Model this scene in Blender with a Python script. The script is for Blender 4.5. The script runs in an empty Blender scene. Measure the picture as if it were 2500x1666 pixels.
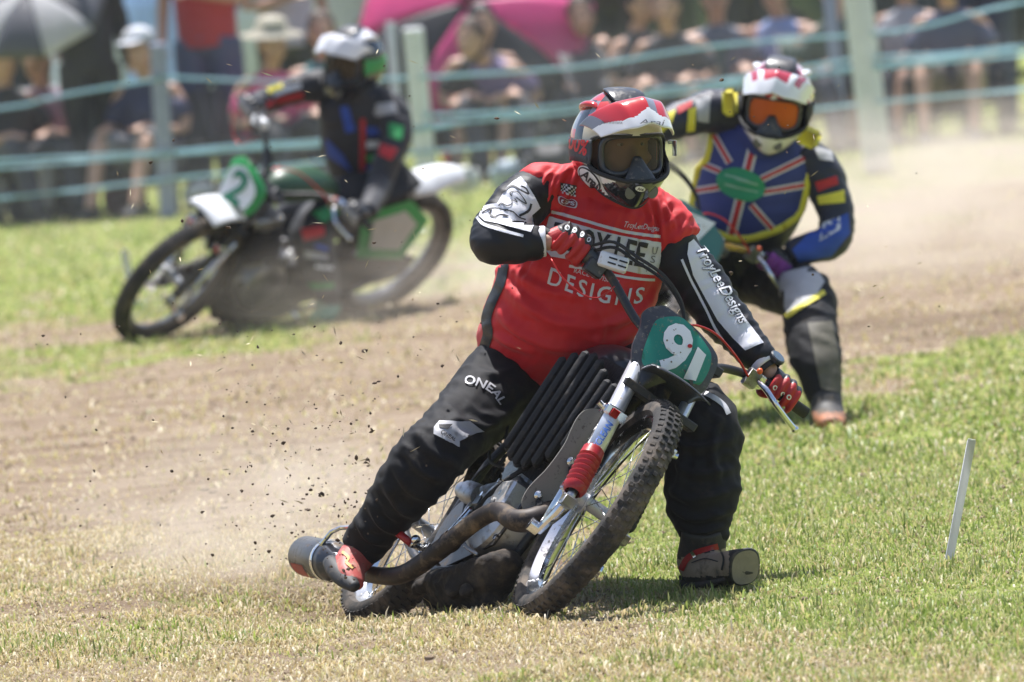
import bpy, bmesh, math, random
import numpy as np
from math import sin, cos, pi, radians, atan, atan2, sqrt
from mathutils import Vector, Matrix, noise
from mathutils.bvhtree import BVHTree

random.seed(7); RNG = np.random.default_rng(7)
SC = bpy.context.scene; COL = SC.collection
A3 = lambda *a: np.array(a, float)
def nrm(v): v = np.asarray(v, float); return v/np.linalg.norm(v)

# ------------------------------------------------------------------ camera
FPX = 21600.0; CAMH = 2.17; TH = atan(1276/FPX); RO = radians(5)
FW = A3(0, cos(TH), -sin(TH)); U0 = A3(0, sin(TH), cos(TH)); R0 = A3(1, 0, 0)
CR = cos(RO)*R0 - sin(RO)*U0; CU = sin(RO)*R0 + cos(RO)*U0; CC = A3(0, 0, CAMH)
cam = bpy.data.cameras.new('camera'); camo = bpy.data.objects.new('camera', cam); COL.objects.link(camo)
m = Matrix.Identity(4)
for i in range(3): m[i][0], m[i][1], m[i][2], m[i][3] = CR[i], CU[i], -FW[i], CC[i]
camo.matrix_world = m
cam.sensor_width = 36; cam.lens = 36*FPX/2500; cam.clip_start = .5; cam.clip_end = 900
cam.dof.use_dof = True; cam.dof.focus_distance = 24.4; cam.dof.aperture_fstop = 5.2
SC.camera = camo
# ------------------------------------------------------------------ sky, sun, exposure
SUN = nrm((-.04, .33, .94))
w = bpy.data.worlds.new('World'); SC.world = w; w.use_nodes = True
nt = w.node_tree; sk = nt.nodes.new('ShaderNodeTexSky'); sk.sky_type = 'NISHITA'; sk.sun_disc = False
sk.sun_elevation = math.asin(SUN[2]); sk.sun_rotation = atan2(SUN[0], SUN[1]); sk.dust_density = 2.0; sk.air_density = 1.0
bg = nt.nodes['Background']; bg.inputs[1].default_value = .11; nt.links.new(sk.outputs[0], bg.inputs[0])
sl = bpy.data.lights.new('sun', 'SUN'); sl.energy = 5.0; sl.angle = radians(.53); sl.color = (1, .98, .96)
so = bpy.data.objects.new('sun', sl); COL.objects.link(so); so.location = (0, 20, 30)
so.rotation_euler = Vector(-SUN).to_track_quat('-Z', 'Y').to_euler()
SC.view_settings.view_transform = 'Standard'; SC.view_settings.look = 'None'
SC.view_settings.exposure = .66; SC.view_settings.gamma = 1; SC.view_settings.use_curve_mapping = False
SC.render.engine = 'CYCLES'; SC.cycles.use_denoising = True; SC.cycles.max_bounces = 6
SC.cycles.transparent_max_bounces = 12; SC.cycles.volume_bounces = 1; SC.cycles.caustics_reflective = False
SC.cycles.caustics_refractive = False

# ------------------------------------------------------------------ pixels and frames
def ray(px, py): return FW + (px-1250)/FPX*CR - (py-833)/FPX*CU
def P(px, py, Y): d = ray(px, py); return CC + d*(Y/d[1])
def Gd(px, py, z=0): d = ray(px, py); return CC + d*((z-CAMH)/d[2])
def prj(p):
    p = np.atleast_2d(p) - CC; t = p@FW
    return np.stack([1250+FPX*(p@CR)/t, 833-FPX*(p@CU)/t], 1)
class Frame:                                    # bike frame: right, forward, up from the front tyre's contact point
    def __init__(s, o, psi, lean, pitch):
        s.o = np.asarray(o, float); psi, lean, pitch = map(radians, (psi, lean, pitch))
        s.f = A3(sin(psi)*cos(pitch), -cos(psi)*cos(pitch), sin(pitch)); r0 = A3(-cos(psi), -sin(psi), 0)
        u0 = np.cross(r0, s.f); s.r = cos(lean)*r0+sin(lean)*u0; s.u = np.cross(s.r, s.f)
        s.A = np.stack([s.r, s.f, s.u])
    def __call__(s, v): return s.o + np.atleast_2d(np.asarray(v, float))@s.A
    def p(s, *v): return s(v)[0]
    def un(s, px, py, axis, val):               # local point where a pixel's ray meets a plane of the frame
        d = ray(px, py); n = s.A[axis]; t = ((s.o-CC)@n+val)/(d@n); return s.A@(CC+d*t-s.o)
class Basis:
    def __init__(s, o, x, y, z): s.o = np.asarray(o, float); s.A = np.stack([x, y, z]); s.r, s.f, s.u = x, y, z
    def __call__(s, v): return s.o + np.atleast_2d(np.asarray(v, float))@s.A
    def p(s, *v): return s(v)[0]

# ------------------------------------------------------------------ materials
MATS = {}
def mat(name, col, rough=.6, metal=0, var=.12, vs=14, bump=0, bs=160, spec=.5, dirt=None, coat=0, sheen=0, weave=0):
    if name in MATS: return MATS[name]
    M = bpy.data.materials.new(name); M.use_nodes = True; t = M.node_tree; N = t.nodes; L = t.links
    b = N['Principled BSDF']; b.inputs['Roughness'].default_value = rough; b.inputs['Metallic'].default_value = metal
    b.inputs['Specular IOR Level'].default_value = spec; b.inputs['Coat Weight'].default_value = coat
    b.inputs['Sheen Weight'].default_value = sheen
    tc = N.new('ShaderNodeTexCoord'); nz = N.new('ShaderNodeTexNoise'); nz.inputs['Scale'].default_value = vs
    nz.inputs['Detail'].default_value = 4; L.new(tc.outputs['Object'], nz.inputs['Vector'])
    mx = N.new('ShaderNodeMix'); mx.data_type = 'RGBA'; c = np.array(col[:3])
    mx.inputs[6].default_value = (*np.clip(c*(1-var), 0, 1), 1); mx.inputs[7].default_value = (*np.clip(c*(1+var), 0, 1), 1)
    L.new(nz.outputs[0], mx.inputs[0]); out = mx.outputs[2]
    if dirt:
        dc, amt, ds = dirt
        n2 = N.new('ShaderNodeTexNoise'); n2.inputs['Scale'].default_value = ds; n2.inputs['Detail'].default_value = 6
        n2.inputs['Roughness'].default_value = .7; L.new(tc.outputs['Object'], n2.inputs['Vector'])
        rp = N.new('ShaderNodeMapRange'); rp.inputs[1].default_value = .62-amt*.3; rp.inputs[2].default_value = .74-amt*.15
        L.new(n2.outputs[0], rp.inputs[0]); m2 = N.new('ShaderNodeMix'); m2.data_type = 'RGBA'
        L.new(rp.outputs[0], m2.inputs[0]); L.new(out, m2.inputs[6]); m2.inputs[7].default_value = (*dc, 1); out = m2.outputs[2]
        m3 = N.new('ShaderNodeMix'); L.new(rp.outputs[0], m3.inputs[0]); m3.inputs[2].default_value = rough; m3.inputs[3].default_value = .9
        L.new(m3.outputs[0], b.inputs['Roughness'])
        if metal:
            m4 = N.new('ShaderNodeMix'); L.new(rp.outputs[0], m4.inputs[0]); m4.inputs[2].default_value = metal; m4.inputs[3].default_value = 0
            L.new(m4.outputs[0], b.inputs['Metallic'])
    L.new(out, b.inputs['Base Color'])
    if bump:
        n3 = N.new('ShaderNodeTexNoise'); n3.inputs['Scale'].default_value = bs; n3.inputs['Detail'].default_value = 3
        L.new(tc.outputs['Object'], n3.inputs['Vector']); bp = N.new('ShaderNodeBump'); bp.inputs['Strength'].default_value = bump
        bp.inputs['Distance'].default_value = .004; L.new(n3.outputs[0], bp.inputs['Height']); L.new(bp.outputs[0], b.inputs['Normal'])
    MATS[name] = M; return M
MUD = (.16, .115, .075)
DUST = (.34, .27, .19)
def glass(name, tint, alpha, rough=.03, k=.25):
    if name in MATS: return MATS[name]
    M = bpy.data.materials.new(name); M.use_nodes = True; t = M.node_tree; N = t.nodes; L = t.links
    o = N['Material Output']; N.remove(N['Principled BSDF'])
    tr = N.new('ShaderNodeBsdfTransparent'); tr.inputs[0].default_value = (*tint, 1)
    gl = N.new('ShaderNodeBsdfPrincipled'); gl.inputs['Base Color'].default_value = (*[min(1, c*k) for c in tint], 1); gl.inputs['Roughness'].default_value = rough
    mx = N.new('ShaderNodeMixShader'); fr = N.new('ShaderNodeFresnel'); fr.inputs[0].default_value = 1.45
    ad = N.new('ShaderNodeMath'); ad.operation = 'ADD'; ad.inputs[1].default_value = alpha; ad.use_clamp = True
    L.new(fr.outputs[0], ad.inputs[0]); L.new(ad.outputs[0], mx.inputs[0]); L.new(tr.outputs[0], mx.inputs[1]); L.new(gl.outputs[0], mx.inputs[2])
    L.new(mx.outputs[0], o.inputs[0]); MATS[name] = M; return M

# ------------------------------------------------------------------ objects
BASE = {}
def thing(name, label, cat, base, group=None):
    o = bpy.data.objects.new(name, None); COL.objects.link(o); o.location = base; o.empty_display_size = .1
    BASE[o.name] = np.asarray(base, float); o['label'] = label; o['category'] = cat
    if group: o['group'] = group
    return o
def holder(name, parent):
    o = bpy.data.objects.new(name, None); COL.objects.link(o); o.parent = parent; o.empty_display_size = .1
    BASE[o.name] = BASE[parent.name]; return o
def mk(name, v, f, mats, parent=None, smooth=True, midx=None, base=None, label=None, cat=None, group=None, kind=None, sharp=None):
    v = np.asarray(v, float); base = BASE[parent.name] if parent else (np.zeros(3) if base is None else np.asarray(base, float))
    me = bpy.data.meshes.new(name); me.from_pydata((v-base).tolist(), [], [list(map(int, q)) for q in f])
    if not isinstance(mats, (list, tuple)): mats = [mats]
    for q in mats: me.materials.append(q)
    if midx is not None: me.polygons.foreach_set('material_index', np.asarray(midx, np.int32))
    me.polygons.foreach_set('use_smooth', np.full(len(me.polygons), bool(smooth)))
    if smooth and sharp: 
        try: me.set_sharp_from_angle(angle=radians(sharp))
        except Exception: pass
    me.update()
    o = bpy.data.objects.new(name, me); COL.objects.link(o); BASE[o.name] = base
    if parent: o.parent = parent
    else: o.location = base
    for k, x in (('label', label), ('category', cat), ('group', group), ('kind', kind)):
        if x: o[k] = x
    return o
def cat_rom(p, sub, closed=False):
    p = np.asarray(p, float); n = len(p)
    if sub <= 1 or n < 3: return p
    out = []; rng = range(n if closed else n-1)
    for i in rng:
        if closed: a, b, c, d = p[(i-1) % n], p[i], p[(i+1) % n], p[(i+2) % n]
        else: b, c = p[i], p[i+1]; a = p[i-1] if i else 2*b-c; d = p[i+2] if i+2 < n else 2*c-b
        for k in range(sub):
            t = k/sub; out.append(.5*((2*b)+(-a+c)*t+(2*a-5*b+4*c-d)*t*t+(-a+3*b-3*c+d)*t**3))
    if not closed: out.append(p[-1])
    return np.array(out)
class B:
    def __init__(s, X=None): s.v = []; s.f = []; s.mi = []; s.n = 0; s.X = X
    def add(s, v, f, mi=0):
        v = np.asarray(v, float); s.v.append(s.X(v) if s.X else v); s.f += [[i+s.n for i in q] for q in f]; s.mi += [mi]*len(f); s.n += len(v); return s
    def tube(s, pts, r, n=10, sub=1, side=None, cap=True, closed=False, mi=0):
        pts = np.asarray(pts, float); r = np.asarray([r]*len(pts) if np.isscalar(r) else r, float)
        if r.ndim == 1: r = np.stack([r, r], 1)
        if sub > 1: q = cat_rom(np.hstack([pts, r]), sub, closed); pts, r = q[:, :3], np.maximum(q[:, 3:], 1e-4)
        k = len(pts); t = np.roll(pts, -1, 0)-np.roll(pts, 1, 0) if closed else np.gradient(pts, axis=0)
        t /= np.linalg.norm(t, axis=1)[:, None]+1e-12; vs = []; a = None
        for i in range(k):
            if side is not None: a = np.asarray(side[min(i*len(side)//k, len(side)-1)] if np.ndim(side) > 1 else side, float)
            elif a is None: a = A3(0, 0, 1) if abs(t[i][2]) < .9 else A3(1, 0, 0)
            a = a-(a@t[i])*t[i]; a /= np.linalg.norm(a)+1e-12; b = np.cross(t[i], a)
            th = np.arange(n)*2*pi/n
            vs.append(pts[i]+np.outer(np.cos(th)*r[i, 0], a)+np.outer(np.sin(th)*r[i, 1], b))
        v = np.concatenate(vs); f = []
        for i in range(k if closed else k-1):
            for j in range(n):
                a0 = i*n+j; a1 = i*n+(j+1) % n; b0 = ((i+1) % k)*n+j; b1 = ((i+1) % k)*n+(j+1) % n; f.append([a0, a1, b1, b0])
        if cap and not closed: f.append(list(range(n-1, -1, -1))); f.append([(k-1)*n+j for j in range(n)])
        return s.add(v, f, mi)
    def lathe(s, o, ax, prof, n=24, mi=0, caps=False):            # prof: (radius, height along ax)
        ax = nrm(ax); a = nrm(np.cross(ax, A3(0, 0, 1) if abs(ax[2]) < .9 else A3(1, 0, 0))); b = np.cross(ax, a)
        th = np.arange(n)*2*pi/n; v = np.concatenate([np.asarray(o)+ax*h+r*(np.outer(np.cos(th), a)+np.outer(np.sin(th), b)) for r, h in prof])
        f = [[i*n+j, i*n+(j+1) % n, (i+1)*n+(j+1) % n, (i+1)*n+j] for i in range(len(prof)-1) for j in range(n)]
        if caps: f += [list(range(n-1, -1, -1)), [(len(prof)-1)*n+j for j in range(n)]]
        return s.add(v, f, mi)
    def ell(s, c, r, axes=None, n=20, mm=12, mi=0):
        th = np.arange(n)*2*pi/n; v = [A3(0, 0, 1)]
        for k in range(1, mm): ph = pi*k/mm; v += [A3(sin(ph)*cos(q), sin(ph)*sin(q), cos(ph)) for q in th]
        v.append(A3(0, 0, -1)); v = np.array(v)*np.asarray(r)
        if axes is not None: v = v@np.asarray(axes)
        f = [[0, 1+j, 1+(j+1) % n] for j in range(n)]
        for k in range(mm-2): f += [[1+k*n+j, 1+(k+1)*n+j, 1+(k+1)*n+(j+1) % n, 1+k*n+(j+1) % n] for j in range(n)]
        e = 1+(mm-1)*n; f += [[e, e-n+(j+1) % n, e-n+j] for j in range(n)]
        return s.add(v+np.asarray(c), f, mi)
    def box(s, c, h, axes=None, bev=.12, mi=0):
        h = np.asarray(h, float); be = min(h)*bev*2; v = []; f = []
        for sx in (-1, 1):
            for sy in (-1, 1):
                for sz in (-1, 1):
                    for k in range(3): q = A3(sx, sy, sz)*(h-be); q[k] = (sx, sy, sz)[k]*h[k]; v.append(q)
        I = lambda x, y, z, k: ((x*2+y)*2+z)*3+k
        for k in range(3):
            for sg in (0, 1):
                i, j = [(1, 2), (0, 2), (0, 1)][k]; qs = []
                for a, b in ((0, 0), (0, 1), (1, 1), (1, 0)):
                    c3 = [0, 0, 0]; c3[k] = sg; c3[i] = a; c3[j] = b; qs.append(I(*c3, k))
                f.append(qs)
        for k in range(3):
            i, j = [(1, 2), (0, 2), (0, 1)][k]
            for a in (0, 1):
                for b in (0, 1):
                    c0 = [0, 0, 0]; c1 = [0, 0, 0]; c0[i] = c1[i] = a; c0[j] = c1[j] = b; c1[k] = 1
                    f.append([I(*c0, i), I(*c1, i), I(*c1, j), I(*c0, j)])
        for x in (0, 1):
            for y in (0, 1):
                for z in (0, 1): f.append([I(x, y, z, k) for k in range(3)])
        v = np.array(v)
        if axes is not None: v = v@np.asarray(axes)
        return s.add(v+np.asarray(c), f, mi)
    def slab(s, front, back, mi=0):               # closed plate between two equal outlines
        n = len(front); f = [list(range(n)), list(range(2*n-1, n-1, -1))]+[[i, n+i, n+(i+1) % n, (i+1) % n] for i in range(n)]
        return s.add(np.vstack([front, back]), f, mi)
    def sheet(s, grid, th=0, mi=0, nv=None):      # grid (a,b,3) as a thin closed skin
        g = np.asarray(grid, float); a, b = g.shape[:2]
        if th:
            du = np.gradient(g, axis=0); dv = np.gradient(g, axis=1); nn = np.cross(du, dv); nn /= np.linalg.norm(nn, axis=2)[..., None]+1e-12
            g2 = g-nn*th
        f = [[i*b+j, i*b+j+1, (i+1)*b+j+1, (i+1)*b+j] for i in range(a-1) for j in range(b-1)]; v = g.reshape(-1, 3)
        if th:
            o = a*b; f += [[q+o for q in reversed(x)] for x in f]
            bd = [i*b for i in range(a)]+[(a-1)*b+j for j in range(1, b)]+[i*b+b-1 for i in range(a-2, -1, -1)]+[j for j in range(b-2, 0, -1)]
            f += [[bd[i], bd[(i+1) % len(bd)], bd[(i+1) % len(bd)]+o, bd[i]+o] for i in range(len(bd))]; v = np.vstack([v, g2.reshape(-1, 3)])
        return s.add(v, f, mi)
    def V(s): return np.concatenate(s.v)
    def out(s, name, mats, parent=None, **k):
        return mk(name, s.V(), s.f, mats, parent, midx=s.mi if isinstance(mats, (list, tuple)) and len(mats) > 1 else None, **k)
def fuse(b, voxel, sm=6):
    me = bpy.data.meshes.new('tmp'); me.from_pydata(b.V().tolist(), [], b.f); o = bpy.data.objects.new('tmp', me); COL.objects.link(o)
    md = o.modifiers.new('r', 'REMESH'); md.mode = 'VOXEL'; md.voxel_size = voxel
    if sm: s = o.modifiers.new('s', 'SMOOTH'); s.factor = .5; s.iterations = sm
    dg = bpy.context.evaluated_depsgraph_get(); ev = o.evaluated_get(dg); m2 = ev.to_mesh()
    v = np.zeros(len(m2.vertices)*3); m2.vertices.foreach_get('co', v); v = v.reshape(-1, 3)
    nn = np.zeros(len(v)*3); m2.vertices.foreach_get('normal', nn); nn = nn.reshape(-1, 3)
    f = [list(p.vertices) for p in m2.polygons]; ev.to_mesh_clear(); bpy.data.objects.remove(o); bpy.data.meshes.remove(me)
    return v, f, nn
def wrinkle(v, n, ax, fa, fb, amp, seed=0, mask=None):            # folds running across ax
    ax = nrm(ax); out = v.copy(); off = Vector((seed*7.3, seed*3.1, seed*1.7))
    for i in range(len(v)):
        p = v[i]; al = p@ax; q = p*fb+ax*al*(fa-fb)
        h = noise.noise(Vector(q)+off); g = noise.noise(Vector(q*2.1)+off*2); k = (1-abs(h)*2.2)*.6+g*.4
        out[i] += n[i]*amp*k*(mask(p) if mask else 1)
    return out
def folds(v, n, lines):                            # drawn creases: (pixel polyline, width px, height m)
    p = prj(v); out = v.copy()
    for pts, wd, amp in lines:
        c = cat_rom(np.array(pts, float), 5); best = np.full(len(v), 1e9); tt = np.zeros(len(v))
        for i in range(len(c)-1):
            a, b = c[i], c[i+1]; ab = b-a; t = np.clip(((p-a)@ab)/(ab@ab+1e-9), 0, 1); d = np.linalg.norm(p-(a+t[:, None]*ab), axis=1); k = d < best; best = np.where(k, d, best); tt = np.where(k, (i+t)/(len(c)-1), tt)
        e = best/wd; out += n*(amp*(np.exp(-e*e*2)-.55*np.exp(-(e-1.35)**2*2.2))*np.sin(np.clip(tt, .04, .96)*pi)**.6)[:, None]
    return out
def facemid(v, f): return np.array([v[q].mean(0) for q in f])
# ------------------------------------------------------------------ flat print laid on real surfaces
def tri2d(polys):
    bm = bmesh.new()
    for p in polys:
        try: bm.faces.new([bm.verts.new((float(x), float(y), 0)) for x, y in p])
        except ValueError: pass
    bmesh.ops.triangulate(bm, faces=bm.faces[:]); return bm
def glyphs(text, bold=.0, shear=0, space=1.0):
    c = bpy.data.curves.new('txt', 'FONT'); c.body = text; c.offset = bold; c.shear = shear; c.space_character = space; c.resolution_u = 3
    o = bpy.data.objects.new('txt', c); COL.objects.link(o); dg = bpy.context.evaluated_depsgraph_get()
    me = bpy.data.meshes.new_from_object(o.evaluated_get(dg)); bpy.data.objects.remove(o); bpy.data.curves.remove(c)
    bm = bmesh.new(); bm.from_mesh(me); bpy.data.meshes.remove(me); bmesh.ops.triangulate(bm, faces=bm.faces[:])
    co = np.array([q.co[:2] for q in bm.verts]); lo, hi = co.min(0), co.max(0)
    for q in bm.verts: q.co.x = (q.co.x-lo[0])/(hi[0]-lo[0]); q.co.y = (q.co.y-lo[1])/(hi[1]-lo[1])
    return bm
def warp(bm, fn):
    for q in bm.verts: x, y = fn(q.co.x, q.co.y); q.co.x, q.co.y = x, y
    return bm
def quad(bl, br, tr, tl):
    bl, br, tr, tl = [np.array(q, float) for q in (bl, br, tr, tl)]
    return lambda u, v: (1-u)*(1-v)*bl+u*(1-v)*br+u*v*tr+(1-u)*v*tl
def along(pts, h, up=None):                        # text running along a pixel polyline
    c = cat_rom(np.array(pts, float), 8); d = np.r_[0, np.cumsum(np.linalg.norm(np.diff(c, axis=0), axis=1))]; d /= d[-1]
    def fn(u, v):
        p = A3(np.interp(u, d, c[:, 0]), np.interp(u, d, c[:, 1])); e = .02
        q = A3(np.interp(min(u+e, 1), d, c[:, 0])-np.interp(max(u-e, 0), d, c[:, 0]), np.interp(min(u+e, 1), d, c[:, 1])-np.interp(max(u-e, 0), d, c[:, 1])); q = nrm(q)
        nn = A3(q[1], -q[0]) if up is None else np.array(up, float); return p+nn*h*v
    return fn
def stroke(pts, wd, sub=6, closed=False):
    c = cat_rom(np.array(pts, float), sub, closed); t = np.gradient(c, axis=0); t /= np.linalg.norm(t, axis=1)[:, None]+1e-9; n = np.stack([-t[:, 1], t[:, 0]], 1)*wd/2
    return [[c[i]+n[i], c[i+1]+n[i+1], c[i+1]-n[i+1], c[i]-n[i]] for i in range(len(c)-1)]
def blobpts(c, a, b, rot, n=28):
    r = radians(rot); return [(c[0]+a*cos(t)*cos(r)-b*sin(t)*sin(r), c[1]+a*cos(t)*sin(r)+b*sin(t)*cos(r)) for t in np.arange(n)*2*pi/n]
def bvh(v, f): return BVHTree.FromPolygons([Vector(q) for q in v], f)
def decal(name, bm, tree, m_, parent, off=.0022, grid=6.0, label=None, to3d=None):
    if isinstance(bm, list): bm = tri2d(bm)
    co = np.array([q.co[:2] for q in bm.verts])
    if len(co) == 0: return None
    for k in range(2):
        for x in np.arange(math.floor(co[:, k].min()/grid)*grid+grid, co[:, k].max(), grid):
            pc = [0, 0, 0]; pc[k] = x; no = [0, 0, 0]; no[k] = 1
            bmesh.ops.bisect_plane(bm, geom=bm.verts[:]+bm.edges[:]+bm.faces[:], plane_co=pc, plane_no=no)
    bm.verts.ensure_lookup_table(); v = []; ok = []
    for q in bm.verts:
        d = Vector(ray(q.co.x, q.co.y)).normalized() if to3d is None else None
        h = tree.ray_cast(Vector(CC), d) if d is not None else to3d(q.co.x, q.co.y, tree)
        if h[0] is None: v.append((0, 0, 0)); ok.append(False); continue
        nn = h[1] if (d is None or h[1].dot(d) < 0) else -h[1]
        v.append(h[0]+nn*off - (d*off*.6 if d is not None else Vector())); ok.append(True)
    bm.verts.index_update(); f = [[q.index for q in p.verts] for p in bm.faces if all(ok[q.index] for q in p.verts)]
    v = np.array([list(q) for q in v]); bm.free()
    keep = []
    for p in f:
        e = max(np.linalg.norm(v[p[i]]-v[p[i-1]]) for i in range(len(p)))
        if e < grid*.0085: keep.append(p)
    if not keep: return None
    used = sorted({i for p in keep for i in p}); ix = {o: i for i, o in enumerate(used)}
    return mk(name, v[used], [[ix[i] for i in p] for p in keep], m_, parent, smooth=True, label=label)

# ================================================================== THE SETTING: ground, grass
FC = Gd(1290, 1505); FM = Frame(FC, 21, 40, 4); FS = Frame(FC, 14, 40, 4); RC = FM.p(0, -1.33, 0)
def sstep(a, b, x): t = np.clip((x-a)/(b-a), 0, 1); return t*t*(3-2*t)
def fnoise(x, y, s, seed=0):                        # cheap value noise on arrays
    x = x*s+seed*17.3; y = y*s+seed*9.1; xi = np.floor(x).astype(int); yi = np.floor(y).astype(int); fx = x-xi; fy = y-yi
    h = lambda a, b: ((np.sin(a*127.1+b*311.7+seed)*43758.5453) % 1.0)
    fx = fx*fx*(3-2*fx); fy = fy*fy*(3-2*fy)
    return (h(xi, yi)*(1-fx)+h(xi+1, yi)*fx)*(1-fy)+(h(xi, yi+1)*(1-fx)+h(xi+1, yi+1)*fx)*fy
def ground_z(x, y):
    z = (fnoise(x, y, 1.7, 1)-.5)*.02+(fnoise(x, y, 6, 2)-.5)*.012
    z = z*sstep(.15, .6, np.hypot(x-FC[0], y-FC[1]))
    z = z+(RC[2]-.012)*np.exp(-((x-RC[0])**2+((y-RC[1])*.8)**2)/(2*.34**2))
    return z
def green_amount(x, y):                             # where grass still covers the soil, 0 worn track .. 1 turf
    p = prj(np.stack([x, y, np.zeros_like(x)], 1)); px, py = p[:, 0], p[:, 1]
    n = (fnoise(x, y, .9, 3)-.5)+(fnoise(x, y, 3.1, 4)-.5)*.9+(fnoise(x, y, 9, 5)-.5)*.8
    yU = np.interp(px, [0, 600, 1100, 1500, 2000, 2500], [850, 815, 700, 650, 540, 430]); g = sstep(70, -90, py-yU+n*170)*.75
    yL = np.interp(px, [1300, 1500, 1750, 2000, 2500], [1250, 1120, 985, 920, 860]); yB = np.interp(px, [1300, 1600, 2000, 2500], [1400, 1490, 1570, 1590])
    g2 = sstep(-90, 110, py-yL+n*150)*sstep(120, -110, py-yB+n*130)*sstep(1340, 1600, px+n*170)*(1.0+.35*n)
    low = sstep(1300, 1560, py)*(.10+.40*np.clip(n, 0, 1))*np.interp(px, [0, 1200, 1700], [.65, .8, 1.3]); return np.clip(np.maximum(np.maximum(g, g2), low)+n*.12, 0, 1)
xs = np.unique(np.round(np.r_[-320, -200, -120, -70, -40, -24, -14, np.arange(-9, -3, .4), np.arange(-3, 3.01, .07), np.arange(3.3, 9, .4), 14, 24, 40, 70, 120, 200, 320], 3))
ys = np.unique(np.round(np.r_[-60, -20, 0, 8, 14, 18, np.arange(20, 28, .07), np.arange(28, 46, .2), np.arange(46, 72, .6), 80, 95, 120, 160, 240, 360, 560, 800], 3))
gx, gy = np.meshgrid(xs, ys); gv = np.stack([gx.ravel(), gy.ravel(), ground_z(gx.ravel(), gy.ravel())], 1); nx = len(xs)
gf = [[j*nx+i, j*nx+i+1, (j+1)*nx+i+1, (j+1)*nx+i] for j in range(len(ys)-1) for i in range(nx-1)]
def ground_mat():
    M = bpy.data.materials.new('turf_and_soil'); M.use_nodes = True; t = M.node_tree; N = t.nodes; L = t.links; b = N['Principled BSDF']
    b.inputs['Roughness'].default_value = .95; b.inputs['Specular IOR Level'].default_value = .1
    at = N.new('ShaderNodeAttribute'); at.attribute_name = 'grass_cover'; ge = N.new('ShaderNodeNewGeometry')
    def nz(s, d=5, r=.6): q = N.new('ShaderNodeTexNoise'); q.inputs['Scale'].default_value = s; q.inputs['Detail'].default_value = d; q.inputs['Roughness'].default_value = r; L.new(ge.outputs['Position'], q.inputs['Vector']); return q.outputs[0]
    def mix(a, c1, c2):
        q = N.new('ShaderNodeMix'); q.data_type = 'RGBA'
        for s_, k in ((a, 0), (c1, 6), (c2, 7)):
            if isinstance(s_, tuple): q.inputs[k].default_value = (*s_, 1)
            else: L.new(s_, q.inputs[k])
        return q.outputs[2]
    def rng(x, a, c): q = N.new('ShaderNodeMapRange'); q.inputs[1].default_value = a; q.inputs[2].default_value = c; L.new(x, q.inputs[0]); return q.outputs[0]
    soil = mix(rng(nz(1.3), .35, .65), (.255, .187, .128), (.345, .265, .19)); soil = mix(rng(nz(14, 6, .7), .5, .72), soil, (.205, .155, .112))
    soil = mix(rng(nz(45, 4), .55, .75), soil, (.43, .345, .25))
    st = N.new('ShaderNodeMapping'); st.inputs['Scale'].default_value = (.55, 3.2, 1); st.inputs['Rotation'].default_value = (0, 0, .25); L.new(ge.outputs['Position'], st.inputs['Vector']); sn_ = N.new('ShaderNodeTexNoise'); sn_.inputs['Scale'].default_value = 1.6; sn_.inputs['Detail'].default_value = 6; L.new(st.outputs[0], sn_.inputs['Vector']); soil = mix(rng(sn_.outputs[0], .50, .66), soil, (.20, .14, .095))
    turf = mix(rng(nz(9), .35, .65), (.19, .25, .05), (.31, .35, .10)); turf = mix(rng(nz(30), .52, .7), turf, (.40, .34, .19))
    q = N.new('ShaderNodeMath'); q.operation = 'MULTIPLY_ADD'; L.new(nz(24, 6, .75), q.inputs[0]); q.inputs[1].default_value = 1.0; L.new(at.outputs['Fac'], q.inputs[2])
    L.new(mix(rng(q.outputs[0], .75, 1.05), soil, turf), b.inputs['Base Color'])
    bp = N.new('ShaderNodeBump'); bp.inputs['Strength'].default_value = .9; bp.inputs['Distance'].default_value = .02; L.new(nz(55, 6, .7), bp.inputs['Height']); L.new(bp.outputs[0], b.inputs['Normal'])
    return M
go = mk('ground', gv, gf, ground_mat(), kind='structure', label='worn grass track of dry soil and short turf')
ga = go.data.attributes.new('grass_cover', 'FLOAT', 'POINT'); ga.data.foreach_set('value', green_amount(gv[:, 0], gv[:, 1]).astype(np.float32))

def thin(name, col, k=.5, rough=.4):                 # thin sheet that lets light through
    if name in MATS: return MATS[name]
    M = bpy.data.materials.new(name); M.use_nodes = True; t = M.node_tree; N = t.nodes; L = t.links; b = N['Principled BSDF']; b.inputs['Roughness'].default_value = rough
    nz = N.new('ShaderNodeTexNoise'); nz.inputs['Scale'].default_value = 5; mx = N.new('ShaderNodeMix'); mx.data_type = 'RGBA'; mx.inputs[6].default_value = (*[c*.85 for c in col], 1); mx.inputs[7].default_value = (*[min(1, c*1.1) for c in col], 1); L.new(nz.outputs[0], mx.inputs[0]); L.new(mx.outputs[2], b.inputs['Base Color'])
    tr = N.new('ShaderNodeBsdfTranslucent'); L.new(mx.outputs[2], tr.inputs[0]); ms = N.new('ShaderNodeMixShader'); ms.inputs[0].default_value = k; L.new(b.outputs[0], ms.inputs[1]); L.new(tr.outputs[0], ms.inputs[2]); L.new(ms.outputs[0], N['Material Output'].inputs[0]); MATS[name] = M; return M
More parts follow.
